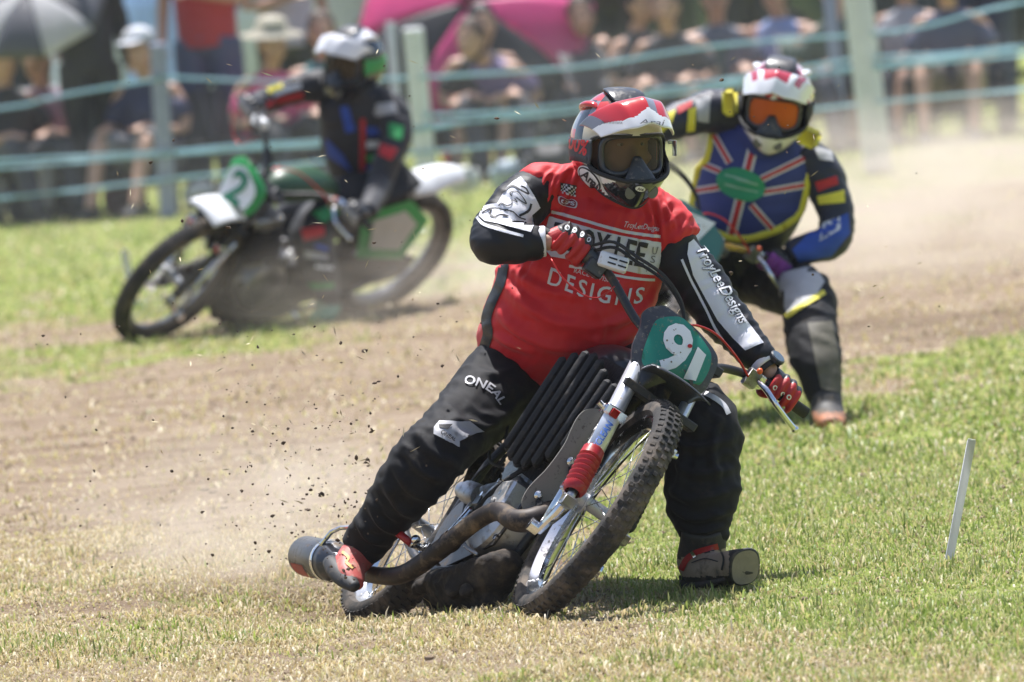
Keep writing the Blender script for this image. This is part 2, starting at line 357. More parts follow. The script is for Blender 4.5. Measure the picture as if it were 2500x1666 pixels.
def blade_mat():
    M = bpy.data.materials.new('grass_blades'); M.use_nodes = True; t = M.node_tree; N = t.nodes; L = t.links; b = N['Principled BSDF']
    b.inputs['Roughness'].default_value = .46; b.inputs['Specular IOR Level'].default_value = .4; at = N.new('ShaderNodeAttribute'); at.attribute_name = 'tint'
    L.new(at.outputs['Color'], b.inputs['Base Color']); tr = N.new('ShaderNodeBsdfTranslucent'); L.new(at.outputs['Color'], tr.inputs[0])
    mx = N.new('ShaderNodeMixShader'); mx.inputs[0].default_value = .45; L.new(b.outputs[0], mx.inputs[1]); L.new(tr.outputs[0], mx.inputs[2]); L.new(mx.outputs[0], N['Material Output'].inputs[0]); return M
BLADE = blade_mat()
def blades(name, n, y0, y1, spread, hmul, wmul, label):
    y = RNG.uniform(y0, y1, n); x = RNG.uniform(-1, 1, n)*(y*.058*spread+.1); g = green_amount(x, y)
    cl = fnoise(x, y, 5, 8); py_ = prj(np.stack([x, y, np.zeros_like(x)], 1))[:, 1]; keep = RNG.random(n) < np.clip(.16+.55*sstep(1230, 1430, py_+(fnoise(x, y, 2, 6)-.5)*160)+g*1.0, 0, 1)*np.clip(.35+cl*1.1, 0, 1); x, y, g, cl = x[keep], y[keep], g[keep], cl[keep]; n = len(x)
    isg = RNG.random(n) < np.clip(g*1.0-.06, 0, .74); h = np.where(isg, RNG.gamma(4, .0044, n), RNG.gamma(3, .0052, n))*hmul*(.6+.8*cl); h = np.clip(h, .006, .07*max(1, hmul))
    az = RNG.uniform(0, 2*pi, n); ln = np.where(isg, RNG.uniform(.15, 1.2, n), RNG.uniform(.5, 1.5, n)); wd = RNG.uniform(.0016, .0036, n)*wmul
    z = ground_z(x, y)-.002; d = np.stack([np.cos(az), np.sin(az), np.zeros(n)], 1); s = np.stack([-np.sin(az), np.cos(az), np.zeros(n)], 1)
    b0 = np.stack([x, y, z], 1); up = A3(0, 0, 1)
    m1 = b0+d*(h*np.sin(ln)*.4)[:, None]+up*(h*np.cos(ln*.6)*.6)[:, None]; tp = b0+d*(h*np.sin(ln))[:, None]+up*(h*np.cos(ln))[:, None]
    v = np.stack([b0-s*wd[:, None], b0+s*wd[:, None], m1+s*wd[:, None]*.8, m1-s*wd[:, None]*.8, tp], 1).reshape(-1, 3)
    me = bpy.data.meshes.new(name); me.vertices.add(5*n); me.vertices.foreach_set('co', v.ravel())
    k = np.arange(n)*5; lo = np.stack([k, k+1, k+2, k+3, k+3, k+2, k+4], 1).ravel(); me.loops.add(7*n); me.loops.foreach_set('vertex_index', lo.astype(np.int32))
    me.polygons.add(2*n); st = np.stack([np.arange(n)*7, np.arange(n)*7+4], 1).ravel(); me.polygons.foreach_set('loop_start', st.astype(np.int32)); me.update(calc_edges=True)
    c1 = np.array([[.21, .29, .06], [.29, .36, .085], [.41, .43, .15], [.27, .34, .10], [.50, .48, .22]])[RNG.integers(0, 5, n)]; c2 = np.array([[.56, .46, .26], [.47, .37, .19], [.68, .60, .42], [.36, .28, .14], [.46, .42, .17]])[RNG.integers(0, 5, n)]
    c = np.where(isg[:, None], c1, c2)*RNG.uniform(.75, 1.25, (n, 1)); c = np.hstack([c, np.ones((n, 1))]); a = me.attributes.new('tint', 'FLOAT_COLOR', 'POINT')
    a.data.foreach_set('color', np.repeat(c, 5, 0).astype(np.float32).ravel()); me.materials.append(BLADE)
    o = bpy.data.objects.new(name, me); COL.objects.link(o); o['kind'] = 'stuff'; o['label'] = label; o['category'] = 'grass'
blades('grass', 440000, 20.5, 28.5, 1.35, 1.0, 1.0, 'short mixed green and dry grass in the foreground')
blades('grass', 190000, 28.5, 42, 1.2, 1.2, 1.9, 'short grass and straw around the two following bikes')
blades('grass', 70000, 42, 62, 1.2, 1.5, 3.2, 'short blurred grass along the spectator fence')

# ================================================================== MOTORCYCLES
RUB = mat('tyre_rubber', (.03, .028, .027), .85, var=.3, vs=40, bump=.5, bs=120, dirt=((.15, .12, .095), .55, 9))
CHR = mat('polished_alloy', (.74, .75, .77), .16, 1, var=.06, dirt=((.35, .3, .24), .12, 30))
ALU = mat('cast_alloy', (.50, .51, .53), .42, 1, var=.15, bump=.3, bs=300, dirt=((.2, .15, .1), .3, 22))
FORK = mat('silver_fork_tube', (.70, .72, .77), .28, .55, var=.05, dirt=((.4, .34, .26), .1, 40))
BLK = mat('black_steel', (.025, .025, .028), .4, var=.2, dirt=((.13, .1, .07), .25, 25))
BLKP = mat('black_scuffed_plastic', (.032, .034, .04), .32, var=.3, vs=60, bump=.25, bs=90, spec=.6, dirt=((.20, .175, .14), .22, 55))
BLKR = mat('dull_black_rubber', (.02, .02, .021), .75, var=.3, bump=.3)
REDR = mat('red_rubber', (.42, .018, .022), .33, var=.15, dirt=((.3, .13, .09), .15, 40))
REDP = mat('red_anodised', (.5, .02, .02), .3, .3)
EXH = mat('heat_browned_steel', (.034, .026, .023), .55, .45, var=.45, vs=9, dirt=(MUD, .45, 20))
MUDM = mat('mud_caked_metal', (.022, .018, .016), .9, var=.5, vs=20, bump=.9, bs=60, dirt=((.085, .062, .042), .5, 14))
GREYP = mat('grey_plastic_deflector', (.235, .22, .19), .5, var=.08, dirt=((.06, .045, .035), .15, 70))
WHT = mat('white_plastic', (.78, .79, .8), .35, var=.04, dirt=((.45, .38, .28), .15, 30))
GRNP = mat('green_number_panel', (.012, .21, .15), .35, var=.1, dirt=((.3, .27, .2), .1, 60))
INKW = mat('white_print', (.8, .8, .82), .5, var=.03); INKK = mat('black_print', (.02, .02, .024), .6, var=.1)
INKB = mat('blue_print', (.02, .12, .5), .5); INKR = mat('red_print', (.6, .02, .02), .5)
uS = lambda px, py, y: FS.un(px, py, 1, y); uM = lambda px, py, x: FM.un(px, py, 0, x)

def wheel(name, parent, X, cy, R, tw, nsp, pal, knobs=True):
    h = holder(name, parent); c = A3(0, cy, R); ax = A3(1, 0, 0); t2 = tw/2
    b = B(X); pr = [(R-.056, -t2*.62), (R-.045, -t2*.95), (R-.026, -t2), (R-.010, -t2*.82), (R-.002, -t2*.45), (R, 0)]
    pr = pr+[(r, -x) for r, x in reversed(pr[:-1])]; pr.append(pr[0]); b.lathe(c, ax, pr, 72)
    if knobs:
        for i in range(74):
            for j, xo in enumerate((-.75, -.28, .28, .75)):
                a = (i+.5*(j % 2))*2*pi/74; rr = R+(.002 if abs(xo) < .5 else -.009); rad = A3(0, sin(a), cos(a)); tan = A3(0, cos(a), -sin(a))
                side = nrm(ax-rad*xo*.55*(abs(xo) > .5)); rad2 = nrm(np.cross(tan, side))*(1 if np.cross(tan, side)@rad > 0 else -1)
                b.box(c+rad*rr+ax*xo*t2, (t2*.19, .0068, .0032), (side, tan, rad2), .2)
    b.out('tyre', RUB, h, sharp=40)
    b = B(X); k = R-.056; pr = [(k+.006, -t2*.66), (k-.008, -t2*.68), (k-.018, -t2*.5), (k-.03, -t2*.2), (k-.03, t2*.2), (k-.018, t2*.5), (k-.008, t2*.68), (k+.006, t2*.66)]
    b.lathe(c, ax, pr+[pr[0]], 72); b.out('rim', pal['rim'], h, sharp=35)
    b = B(X); b.lathe(c, ax, [(.012, -.075), (.022, -.07), (.022, -.045), (.036, -.044), (.036, -.036), (.02, -.03), (.02, .03), (.036, .036), (.036, .044), (.022, .045), (.022, .07), (.012, .075)], 20, caps=True); b.out('hub', ALU, h, sharp=30)
    for i in range(nsp):
        a = i*2*pi/nsp; s = 1 if i % 2 else -1; a2 = a+(.75 if (i//2) % 2 else -.75)
        p0 = c+A3(s*.04, .033*sin(a2), .033*cos(a2)); p1 = c+A3(s*.005, (k-.028)*sin(a), (k-.028)*cos(a)); B(X).tube([p0, p1], .0014, 5).out('spoke', CHR, h)
    return h

def bike(label, XM, XS, pal, full=True):
    root = thing('motorcycle', label, 'motorcycle', XS.o, 'grass track racing motorcycles')
    wheel('front_wheel', root, XS, 0, .35, .078, 32, pal); wheel('rear_wheel', root, XM, -1.33, .335, .10, 28, pal)
    # fork
    for s in (1, -1):
        g = B(XS); x = s*.1 if s > 0 else -.074; gk = 1 if s > 0 else .72
        g.tube([(x, -.215, .92), (x, -.045, .60), (x, .025, .465)], .0255*gk, 16); g.out('fork_tube', pal['fork'], root)
        g = B(XS); g.tube([(x*.98, -.13, .62), (x, -.045, .40), (x*1.02, .0, .235)], .0145, 12); g.out('fork_stay', CHR, root)
        o = A3(x*1.03, .017, .475); d = nrm(A3(0, .15, -.29)); L_ = .15; pr = [(.024, -.004), (.031, 0), (.033, .028)]
        for k in range(6): h0 = .034+k*.0185; pr += [(.0265, h0), (.0345, h0+.0075), (.0335, h0+.012)]
        pr += [(.03, L_), (.022, L_+.008)]
        g = B(XS); g.lathe(o, d, [(r_*gk, h_) for r_, h_ in pr], 20); g.out('gaiter', pal['gaiter'] if s > 0 else BLKR, root, sharp=50)
        g = B(XS); g.tube([o+d*(L_-.01), o+d*(L_+.05)], .013, 10); g.box(o+d*(L_+.04), (.02, .018, .016)); g.out('spring_end', ALU, root)
        g = B(XS); g.tube([(x*1.02, -.02, .215), (x*1.02, .075, .29), (x*1.0, .03, .36), (x*.9, 0, .35)], [.014, .016, .016, .013], 10, 4); g.tube([(x*1.25, 0, .35), (x*.6, 0, .35)], .012, 10)
        g.lathe((x*1.2, -.02, .215), (s, 0, 0), [(.02, -.015), (.02, .015)], 12, caps=True); g.out('swinging_link', CHR, root, sharp=35)
        g = B(XS); g.box((x, -.045, .6), (.034*gk*gk, .03, .016)); g.box((x*1.25, -.03, .6), (.008, .02, .012)); g.lathe((x*1.2, -.06, .6), (s, 0, .2), [(.009, 0), (.009, .03)], 10, caps=True); g.out('fork_clamp', CHR, root, sharp=35)
        g = B(XS); g.box((x*1.05, -.012, .597), (.012, .008, .012)); g.out('clamp_bolt', REDP, root)
    g = B(XS); g.box((0, -.2, .885), (.12, .035, .014)); g.box((0, -.09, .7), (.12, .03, .012)); g.tube([(0, -.2, .9), (0, -.1, .68)], .022, 12); g.out('yoke', BLK, root, sharp=35)
    # handlebar with its grips, lever, cables
    bar = [(.47, -.45, .972), (.36, -.425, .988), (.30, -.415, .99), (.235, -.40, .966), (.135, -.35, .905), (.07, -.28, .88), (0, -.26, .875), (-.07, -.28, .88), (-.15, -.37, .935), (-.22, -.405, .965), (-.28, -.42, .978), (-.43, -.45, .982)]
    hb = B(XS).tube(bar, .0125, 12, 4).out('handlebar', pal['bar'], root)
    B(XS).tube([(.47, -.45, .972), (.36, -.425, .988), (.33, -.42, .99)], [.0175, .017, .02], 14).out('grip', BLKR, hb)
    B(XS).tube([(-.44, -.452, .982), (-.35, -.434, .98), (-.29, -.422, .978)], [.0175, .017, .02], 14).out('grip', BLKR, hb)
    g = B(XS); g.tube([(.335, -.42, .99), (.275, -.412, .988)], [.028, .026], 14); g.box((.30, -.40, .965), (.028, .02, .022)); g.out('throttle_housing', BLKP, hb, sharp=40)
    g = B(XS); g.box((-.265, -.415, .972), (.02, .022, .02)); g.tube([(-.265, -.385, .965), (-.29, -.36, .955), (-.33, -.345, .935), (-.375, -.355, .922), (-.42, -.37, .912)], [.008, .009, .0085, .008, .009], 10, 4); g.ell((-.422, -.371, .912), (.011, .011, .011)); g.out('clutch_lever', CHR, hb, sharp=50)
    B(XS).box((-.245, -.40, .965), (.02, .018, .026)).out('lever_clamp', ALU, hb)
    B(XS).ell((-.25, -.385, .992), (.009, .009, .01)).out('kill_switch', mat('orange_plastic', (.8, .12, .02), .4), hb)
    bp0, bp1 = uS(1462, 630, -.38), uS(1532, 652, -.36); d = nrm(bp1-bp0); e = nrm(np.cross(d, A3(0, 1, 0)))
    g = B(XS); g.box((bp0+bp1)/2, (np.linalg.norm(bp1-bp0)/2, .02, .021), (d, nrm(np.cross(e, d)), e), .12); g.out('bar_pad', WHT, hb, sharp=60)
    g = B(XS)
    for q in (-.2, .1): 
        for z in (-.008, .006): g.box((bp0+bp1)/2+d*(.012+q*.1)+A3(0, .0215, 0)+e*z, (.012, .001, .0022), (d, nrm(np.cross(e, d)), e))
    g.out('pad_print', INKK, hb)
    for off in (0, .012):
        pts = [uS(1450, 612, -.40), uS(1500, 605, -.36), uS(1555, 640, -.3), uS(1620, 685, -.26), uS(1662, 745, -.25), uS(1673, 800, -.24), uS(1672, 850, -.2)]
        B(XS).tube([p+A3(off, off, off*.8) for p in pts], .0048, 8, 5).out('throttle_cable', BLKR, hb)
    pts = [uS(1672, 800, -.24), uS(1700, 795, -.28), uS(1750, 818, -.32), uS(1800, 875, -.36), uS(1832, 930, -.39)]
    B(XS).tube(pts, .0035, 8, 5).out('clutch_cable', REDP, hb)
    B(XS).tube([uS(1345, 632, -.4), uS(1375, 680, -.36), uS(1420, 718, -.33), uS(1455, 728, -.32), uS(1480, 716, -.33), uS(1500, 700, -.36)], .0022, 6, 6).out('cutout_cord', REDP, hb)
    # number board: convex black board with flared lower cowl
    ol = [(1608, 747), (1585, 752), (1568, 768), (1563, 800), (1545, 842), (1540, 900), (1529, 964), (1556, 962), (1600, 941), (1645, 931), (1688, 938), (1700, 965), (1720, 955), (1738, 925), (1752, 890), (1748, 862), (1720, 825), (1690, 795), (1650, 765), (1625, 748)]
    yb = lambda p: -.115-.9*((p[0]-1640)/900)**2-(.06*(850-p[1])/200)
    fr = np.array([uS(x, y, yb((x, y))) for x, y in ol]); fr = cat_rom(fr, 3, True); cen = fr.mean(0)
    g = B(XS); rings = [cen+(fr-cen)*k+A3(0, .03*(1-k*k), 0) for k in (.02, .35, .7, .9, .985, 1.0)]; n = len(fr)
    v = np.vstack(rings+[fr-A3(0, .012, 0), cen+(fr-cen)*.9-A3(0, .016, 0)]); f = [[i*n+j, i*n+(j+1) % n, (i+1)*n+(j+1) % n, (i+1)*n+j] for i in range(7) for j in range(n)]+[list(range(n))]
    g.add(v, f); nb = g.out('number_board', pal['board'], root, sharp=50); gv_ = XS(v); tree = bvh(gv_, f)
    gp = [(1612, 778), (1640, 774), (1668, 779), (1700, 812), (1728, 850), (1736, 872), (1730, 905), (1710, 938), (1695, 938), (1655, 926), (1625, 922), (1590, 905), (1570, 890), (1568, 868), (1580, 830), (1597, 790)]
    if XS is FS:
        decal('number_panel', [cat_rom(np.array(gp, float), 3, True)], tree, pal['panel'], nb, .002, 14)
        decal('digit', warp(glyphs('9', .034), quad((1592, 894), (1660, 932), (1702, 813), (1634, 778))), tree, INKW, nb, .0042, 9)
        decal('digit', [[(1702, 848), (1722, 868), (1697, 931), (1668, 924)]], tree, INKW, nb, .0042, 9)
        decal('fixing_bolt', [blobpts((1682, 847), 6, 5, 0, 12)], tree, REDP, nb, .006, 9)
        for k in range(46):
            a = (random.uniform(1545, 1745), random.uniform(770, 945)); r_ = random.choice([1.2, 1.5, 2, 2.6])
            decal('dirt_speck', [blobpts(a, r_, r_*random.uniform(.5, 1), random.uniform(0, 180), 7)], tree, mat('dirt_speck', (.2, .15, .1), .9), nb, .0052, 20)
    else:
        ctr = fr.mean(0); gl = np.array([uS(x, y, yb((x, y))) for x, y in gp]); fcn = lambda q, k, dy: cen+(q-cen)*k+A3(0, dy, 0)
        def todisc(q): return np.array([XS.p(*(p+A3(0, .036, 0))) for p in q])
        B().add(todisc(gl), [list(range(len(gl)))]).out('number_panel', pal['panel'], nb)
        bm = warp(glyphs(pal.get('no', '2'), .03), quad((1590, 900), (1675, 935), (1715, 815), (1630, 780))); co = np.array([uS(q.co.x, q.co.y, yb((q.co.x, q.co.y)))+A3(0, .04, 0) for q in bm.verts])
        bm.verts.index_update(); B().add(XS(co), [[q.index for q in p.verts] for p in bm.faces]).out('digit', pal['ink'], nb); bm.free()
    # lower cowl / front mudguard behind the board
    gr = []
    for u in np.linspace(-1, 1, 13):
        row = []
        for t in np.linspace(0, 1, 9):
            a = .75-1.05*t; rr = .415+.02*u*u; row.append(A3(.01+u*(.078+.012*t), rr*sin(-a)*1.0-.01, .35+rr*cos(a)+.012-(.03*u*u)))
        gr.append(row)
    B(XS).sheet(np.array(gr), .004).out('front_mudguard', pal['guardf'], root)
    # frame, tank, seat
    g = B(XM); T = lambda *p, r=.014: g.tube(p, r, 10, 3)
    T((0, -.2, .84), (0, -.5, .80), (0, -.8, .70), (0, -1.02, .68)); T((0, -.17, .76), (0, -.27, .55), (0, -.34, .36), (0, -.42, .16))
    for s in (1, -1):
        T((0, -.42, .17), (s*.06, -.5, .13), (s*.075, -.75, .12), (s*.09, -.95, .17), (s*.1, -1.33, .335)); T((s*.02, -.82, .7), (s*.07, -1.0, .55), (s*.1, -1.33, .335)); T((s*.05, -.95, .18), (s*.05, -.93, .5), (0, -.86, .7))
    g.out('frame', pal['frame'], root)
    g = B(XM); g.tube([(0, -.36, .80), (0, -.45, .825), (0, -.62, .82), (0, -.76, .775)], [(.05, .04), (.088, .07), (.092, .07), (.05, .04)], 18, 4, side=(1, 0, 0)); g.out('fuel_tank', pal['tank'], root)
    c0 = uM(1475, 880, .01); B(XM).lathe(c0-A3(0, 0, .03), (.0, .15, 1), [(.024, 0), (.03, .012), (.03, .028), (.024, .034), (.006, .036)], 18, caps=True).out('filler_cap', CHR, root, sharp=40)
    g = B(XM); g.tube([(0, -.74, .76), (0, -.9, .735), (0, -1.1, .75), (0, -1.24, .80)], [(.05, .02), (.1, .035), (.11, .035), (.08, .02)], 16, 4, side=(1, 0, 0)); g.out('seat', BLKR, root)
    gr = []
    for u in np.linspace(-1, 1, 9):
        row = []
        for t in np.linspace(0, 1, 15): a = -.25+.84*t; row.append(A3(u*(.085 if t < .4 else .085-.04*(t-.4)), -1.33-.40*sin(a)+.02*max(0, t-.5), .34+.40*cos(a)+.03-.03*u*u+.14*max(0, t-.35)))
        gr.append(row)
    B(XM).sheet(np.array(gr), .004).out('rear_mudguard', pal['guard'], root)
    # side panels with racing plate
    for s in (1, -1):
        q = np.array([(s*.105, -.92, .68), (s*.11, -1.0, .43), (s*.125, -1.28, .40), (s*.125, -1.34, .62), (s*.10, -1.2, .73)]); g = B(XM); g.slab(q, q-A3(s*.006, 0, 0)); sp = g.out('side_panel', pal['side'], root, smooth=False)
        q2 = q.mean(0)+(q-q.mean(0))*.66+A3(s*.004, 0, 0); g = B(XM); g.slab(q2, q2-A3(s*.003, 0, 0)); g.out('number_panel', pal['sidep'], sp, smooth=False)
    # engine
    g = B(XM); g.lathe((0, -.52, .30), (1, 0, 0), [(.02, -.115), (.09, -.11), (.125, -.085), (.135, -.04), (.135, .04), (.125, .085), (.09, .11), (.02, .115)], 26, caps=True)
    g.box((0, -.54, .42), (.075, .085, .035)); g.box((.09, -.44, .34), (.03, .06, .045)); g.out('crankcase', ALU, root, sharp=35)
    for k in range(6):
        bx = B(XM); a = k*pi/3; bx.lathe((.105, -.52+.085*sin(a), .30+.085*cos(a)), (1, 0, 0), [(.008, 0), (.008, .016)], 8, caps=True); bx.out('case_bolt', CHR, root, sharp=35)
    for k in range(9):
        B(XM).box((0, -.46+k*.006, .445+k*.021), (.085-.002*abs(k-3), .09, .0032), bev=.3).out('cooling_fin', BLK, root, sharp=40)
    g = B(XM); g.tube([(0, -.475, .40), (0, -.41, .64)], .062, 18); g.box((0, -.40, .66), (.07, .08, .03)); g.out('cylinder', ALU, root, sharp=40)
    g = B(XM); g.lathe((0, -.80, .27), (1, 0, 0), [(.03, -.1), (.095, -.09), (.1, -.02), (.1, .05), (.09, .085), (.03, .09)], 24, caps=True); g.box((0, -.68, .26), (.06, .08, .07)); g.out('gearbox', BLK, root, sharp=35)
    g = B(XM); g.lathe((.1, -.665, .35), (.2, -1, .1), [(.028, 0), (.034, .02), (.034, .07), (.024, .08), (.024, .11)], 16, caps=True); g.tube([(.1, -.64, .36), (.05, -.5, .43)], .022, 12); g.out('carburettor', ALU, root, sharp=35)
    for (a, c_) in (((.115, -.56, .43), (.12, -.70, .46)), ((.118, -.50, .46), (.125, -.62, .50))): B(XM).tube([a, c_, A3(*c_)+A3(.005, -.08, .08)], .0045, 8, 4).out('hose', BLKR, root)
    for s in (1, -1):
        q = np.array([(s*.072, -.40, .20), (s*.072, -.36, .33), (s*.072, -.44, .36), (s*.072, -.62, .24), (s*.072, -.88, .30), (s*.072, -.93, .20), (s*.072, -.70, .13)]); g = B(XM); g.slab(q, q-A3(s*.006, 0, 0)); ep = g.out('engine_plate', BLK, root, smooth=False)
        for (y, z) in ((-.40, .22), (-.40, .31), (-.60, .2), (-.74, .19), (-.87, .26)): B(XM).lathe((s*.072, y, z), (s, 0, 0), [(.011, 0), (.011, .009), (.005, .012)], 8, caps=True).out('plate_bolt', CHR, ep, sharp=35)
    g = B(XM); g.tube([(.10, -.74, .14), (.125, -.66, .17), (.13, -.60, .24), (.12, -.60, .29)], [.009, .010, .009, .012], 8, 4); g.out('gear_pedal', CHR, root)
    for k, pts in enumerate((((.085, -.42, .47), (.12, -.50, .36), (.11, -.62, .26), (.09, -.78, .34)), ((.06, -.70, .40), (.115, -.66, .30), (.11, -.54, .19), (.08, -.45, .16)), ((.03, -.62, .66), (.09, -.66, .52), (.10, -.67, .42)), ((.04, -.9, .55), (.09, -.84, .42), (.11, -.70, .38)))): B(XM).tube(pts, (.007, .0055, .0045, .005)[k], 8, 5).out('oil_pipe', (BLKR, ALU, BLKR, BLKR)[k], root)
    g = B(XM); g.box((.095, -.545, .30), (.012, .045, .06), bev=.3); g.box((.10, -.62, .33), (.015, .03, .025), bev=.3); g.lathe((.11, -.47, .30), (1, 0, 0), [(.03, 0), (.03, .014), (.022, .02)], 16, caps=True); g.out('ignition_cover', BLKP, root, sharp=35)
    # pleated side cover, front deflector
    hs = holder('pleated_cover', root); CLO = mat('black_pleated_cover', (.013, .013, .015), .7, var=.5, vs=30, bump=.7, bs=70, dirt=((.055, .045, .036), .35, 25)); ys_ = np.linspace(0, 1, 8)
    for k in range(8):
        u = ys_[k]; y1 = -.50+.38*u; z1_ = .775+.05*sin(pi*min(1, u*1.2))-.07*u; y0 = -.53+.37*u; z0_ = .50-.095*sin(pi*min(1, u*.9+.1))+.03*u; x0 = .135-.055*u; mid = A3(x0+.012, (y0+y1)/2, (z0_+z1_)/2); g = B(XM)
        up_v = nrm(A3(0, y1-y0, z1_-z0_)); fd = nrm(A3(.42, .9, 0)-up_v*(A3(.42, .9, 0)@up_v)); sd_ = np.cross(fd, up_v); hh = np.linalg.norm(A3(0, y1-y0, z1_-z0_))/2
        g.box(mid, (.030, .0125, hh), (fd, sd_, up_v), .35); v = g.V(); g.out('pleat', CLO, hs, sharp=50)
    g = B(XM); q = np.array([(.10, -.54, .50), (.10, -.50, .77), (.085, -.40, .82), (.06, -.22, .78), (.045, -.14, .70), (.055, -.20, .46), (.075, -.36, .40), (.09, -.48, .43)]); g.slab(q, q-A3(.02, 0, 0)); g.out('cover_backing', CLO, hs, smooth=False)
    dl = [(1456, 998), (1428, 1002), (1409, 1021), (1395, 1048), (1381, 1080), (1360, 1112), (1333, 1147), (1308, 1172), (1288, 1195), (1274, 1225), (1283, 1250), (1305, 1262), (1335, 1255), (1370, 1200), (1420, 1120), (1465, 1050), (1478, 1010)]
    q = cat_rom(np.array([FM.un(x, y, 1, -.10) for x, y in dl]), 3, True); g = B(XM); g.slab(q, q-A3(0, .005, 0)); dfl = g.out('deflector', GREYP, root, smooth=False)
    for x, y in ((1393, 1128), (1313, 1210)):
        p = FM.un(x, y, 1, -.098); B(XM).lathe(p, (0, 1, 0), [(.013, 0), (.013, .006), (.006, .012)], 12, caps=True).out('deflector_bolt', CHR, dfl, sharp=40); B(XM).tube([p+A3(-.03, .004, -.045), p+A3(-.01, .005, -.01)], .011, 8).out('rubber_mount', BLKR, dfl)
    # exhaust
    g = B(XM); g.tube([(.0, -.32, .46), (.02, -.20, .40), (.06, -.12, .315), (.105, -.085, .25), (.14, -.12, .225), (.16, -.24, .245), (.17, -.34, .205), (.178, -.45, .115), (.185, -.62, .03), (.19, -.9, .035), (.195, -1.2, .07)], [.024, .027, .032, .034, .031, .027, .026, .027, .026, .024, .023], 16, 5); ex = g.out('exhaust_pipe', EXH, root)
    g = B(XM); d0 = nrm(A3(.0, -.3, .03)); g.lathe(A3(.2, -1.16, .072), d0, [(.024, 0), (.036, .02), (.056, .05), (.058, .06), (.058, .34), (.05, .36), (.03, .362), (.03, .34)], 26); sil = g.out('silencer', mat('dark_silencer', (.06, .066, .08), .35, .6, var=.3, dirt=(MUD, .3, 25)), ex, sharp=40)
    g = B(XM); g.add(*(lambda q: (q, [[i*7+j, i*7+j+1, (i+1)*7+j+1, (i+1)*7+j] for i in range(3) for j in range(6)]))(np.array([A3(.2, -1.16, .072)+d0*h_+.0592*(cos(t_)*A3(1, 0, 0)+sin(t_)*np.cross(d0, A3(1, 0, 0))) for h_ in (.2, .24, .28, .32) for t_ in np.linspace(-2.0, -.9, 7)]))); g.out('red_label', mat('scuffed_red_label', (.3, .03, .03), .5, var=.6, vs=25), ex)
    g = B(XM); g.lathe(A3(.2, -1.16, .072), d0, [(.0605, .09), (.0615, .092), (.0615, .112), (.0605, .114)], 26); g.tube([A3(.255, -1.24, .10), A3(.25, -1.18, .16), A3(.12, -1.15, .24)], .007, 8, 3); g.out('silencer_strap', CHR, ex, sharp=40)
    g = B(XM); g.lathe(A3(.175, -.41, .148), (.05, -.78, -.62), [(.0295, 0), (.0305, .006), (.0305, .02), (.0295, .026)], 20); g.out('pipe_clamp', EXH, ex)
    # footrests, lower mud-caked plate, chain case
    a, c_, e_ = uM(960, 1292, .25), uM(1003, 1326, .2), uM(1045, 1345, .13); g = B(XM); g.tube([a, c_], .0115, 10); g.out('footrest_rubber', REDR, root); g = B(XM); g.tube([c_, (c_+e_)/2, e_], [.013, .01, .014], 10); g.ell(uM(1015, 1318, .2), (.014, .014, .014)); g.box(e_, (.018, .02, .02)); g.out('footrest', CHR, root)
    g = B(XM); g.tube([(-.06, -.74, .16), (-.16, -.74, .15)], .011, 10); g.out('footrest', CHR, root)
    g = B(XM)
    g.tube([(.02, -.34, .19), (.02, -.42, .13), (.02, -.55, .085), (.015, -.72, .09), (0, -.86, .13)], [(.03, .03), (.07, .05), (.085, .06), (.08, .05), (.05, .03)], 14, 4, side=(1, 0, 0))
    for k in range(26): a = random.uniform(-.84, -.4); g.ell((random.uniform(-.05, .09), a, .06+random.uniform(-.02, .03)), (random.uniform(.012, .03),)*3, n=8, mm=5)
    v, f, nn = fuse(g, .009, 2); v = wrinkle(v, nn, (1, 0, 0), 30, 30, .008, 3); mk('mud_plate', v, f, MUDM, root)
    g = B(XM); q = np.array([(-.075, -.5, .30), (-.075, -.62, .40), (-.075, -1.2, .43), (-.075, -1.42, .36), (-.075, -1.38, .26), (-.075, -.8, .17)]); g.slab(q, q-A3(.012, 0, 0)); g.out('chain_case', BLK, root, smooth=False)
    if XS is FS:                                            # blue lettering down the visible fork tube
        t0 = np.array([(.1, -.215, .92), (.1, -.045, .60), (.1, .025, .465)]); g = B(XS).tube(t0, .0262, 24, 6); tr = bvh(g.V(), g.f)
        decal('fork_lettering', warp(glyphs('RSCLEAN', .01, .25), quad((1453, 1108), (1499, 1036), (1484, 1027), (1438, 1101))), tr, INKB, root, .0016, 5)
    return root
FORKW = FORK
pal1 = dict(rim=CHR, fork=FORK, gaiter=REDR, bar=BLK, board=BLKP, panel=GRNP, ink=INKW, guardf=BLKP, frame=BLK, tank=mat('dark_tank', (.03, .03, .035), .3, coat=.5), guard=BLKP, side=BLKP, sidep=GRNP)
bike1 = bike('black bike leaning hard in front, green number board 91, red fork gaiters', FM, FS, pal1)

# ================================================================== RIDERS
SKIN = mat('skin', (.52, .31, .22), .5, var=.12, bump=.1)
def fabric(name, col, **k): return mat(name, col, k.pop('rough', .62), var=k.pop('var', .1), vs=30, bump=k.pop('bump', .25), bs=420, sheen=k.pop('sheen', .1), **k)
RED = fabric('red_jersey_mesh', (.60, .006, .012)); JBLK = fabric('black_sleeve_cloth', (.009, .0095, .013), rough=.5, spec=.35, sheen=0); JWHT = fabric('white_sleeve_panel', (.74, .74, .80), var=.03)
TRB = fabric('black_race_trousers', (.0075, .0075, .0095), rough=.72, spec=.25, sheen=.03, dirt=((.03, .025, .02), .2, 12)); NAVY = fabric('navy_suit', (.016, .018, .036), rough=.5)
WPAN = fabric('white_print_panel', (.62, .62, .68), var=.04); GREYPAD = mat('grey_rubber_badge', (.42, .42, .44), .35, var=.1)

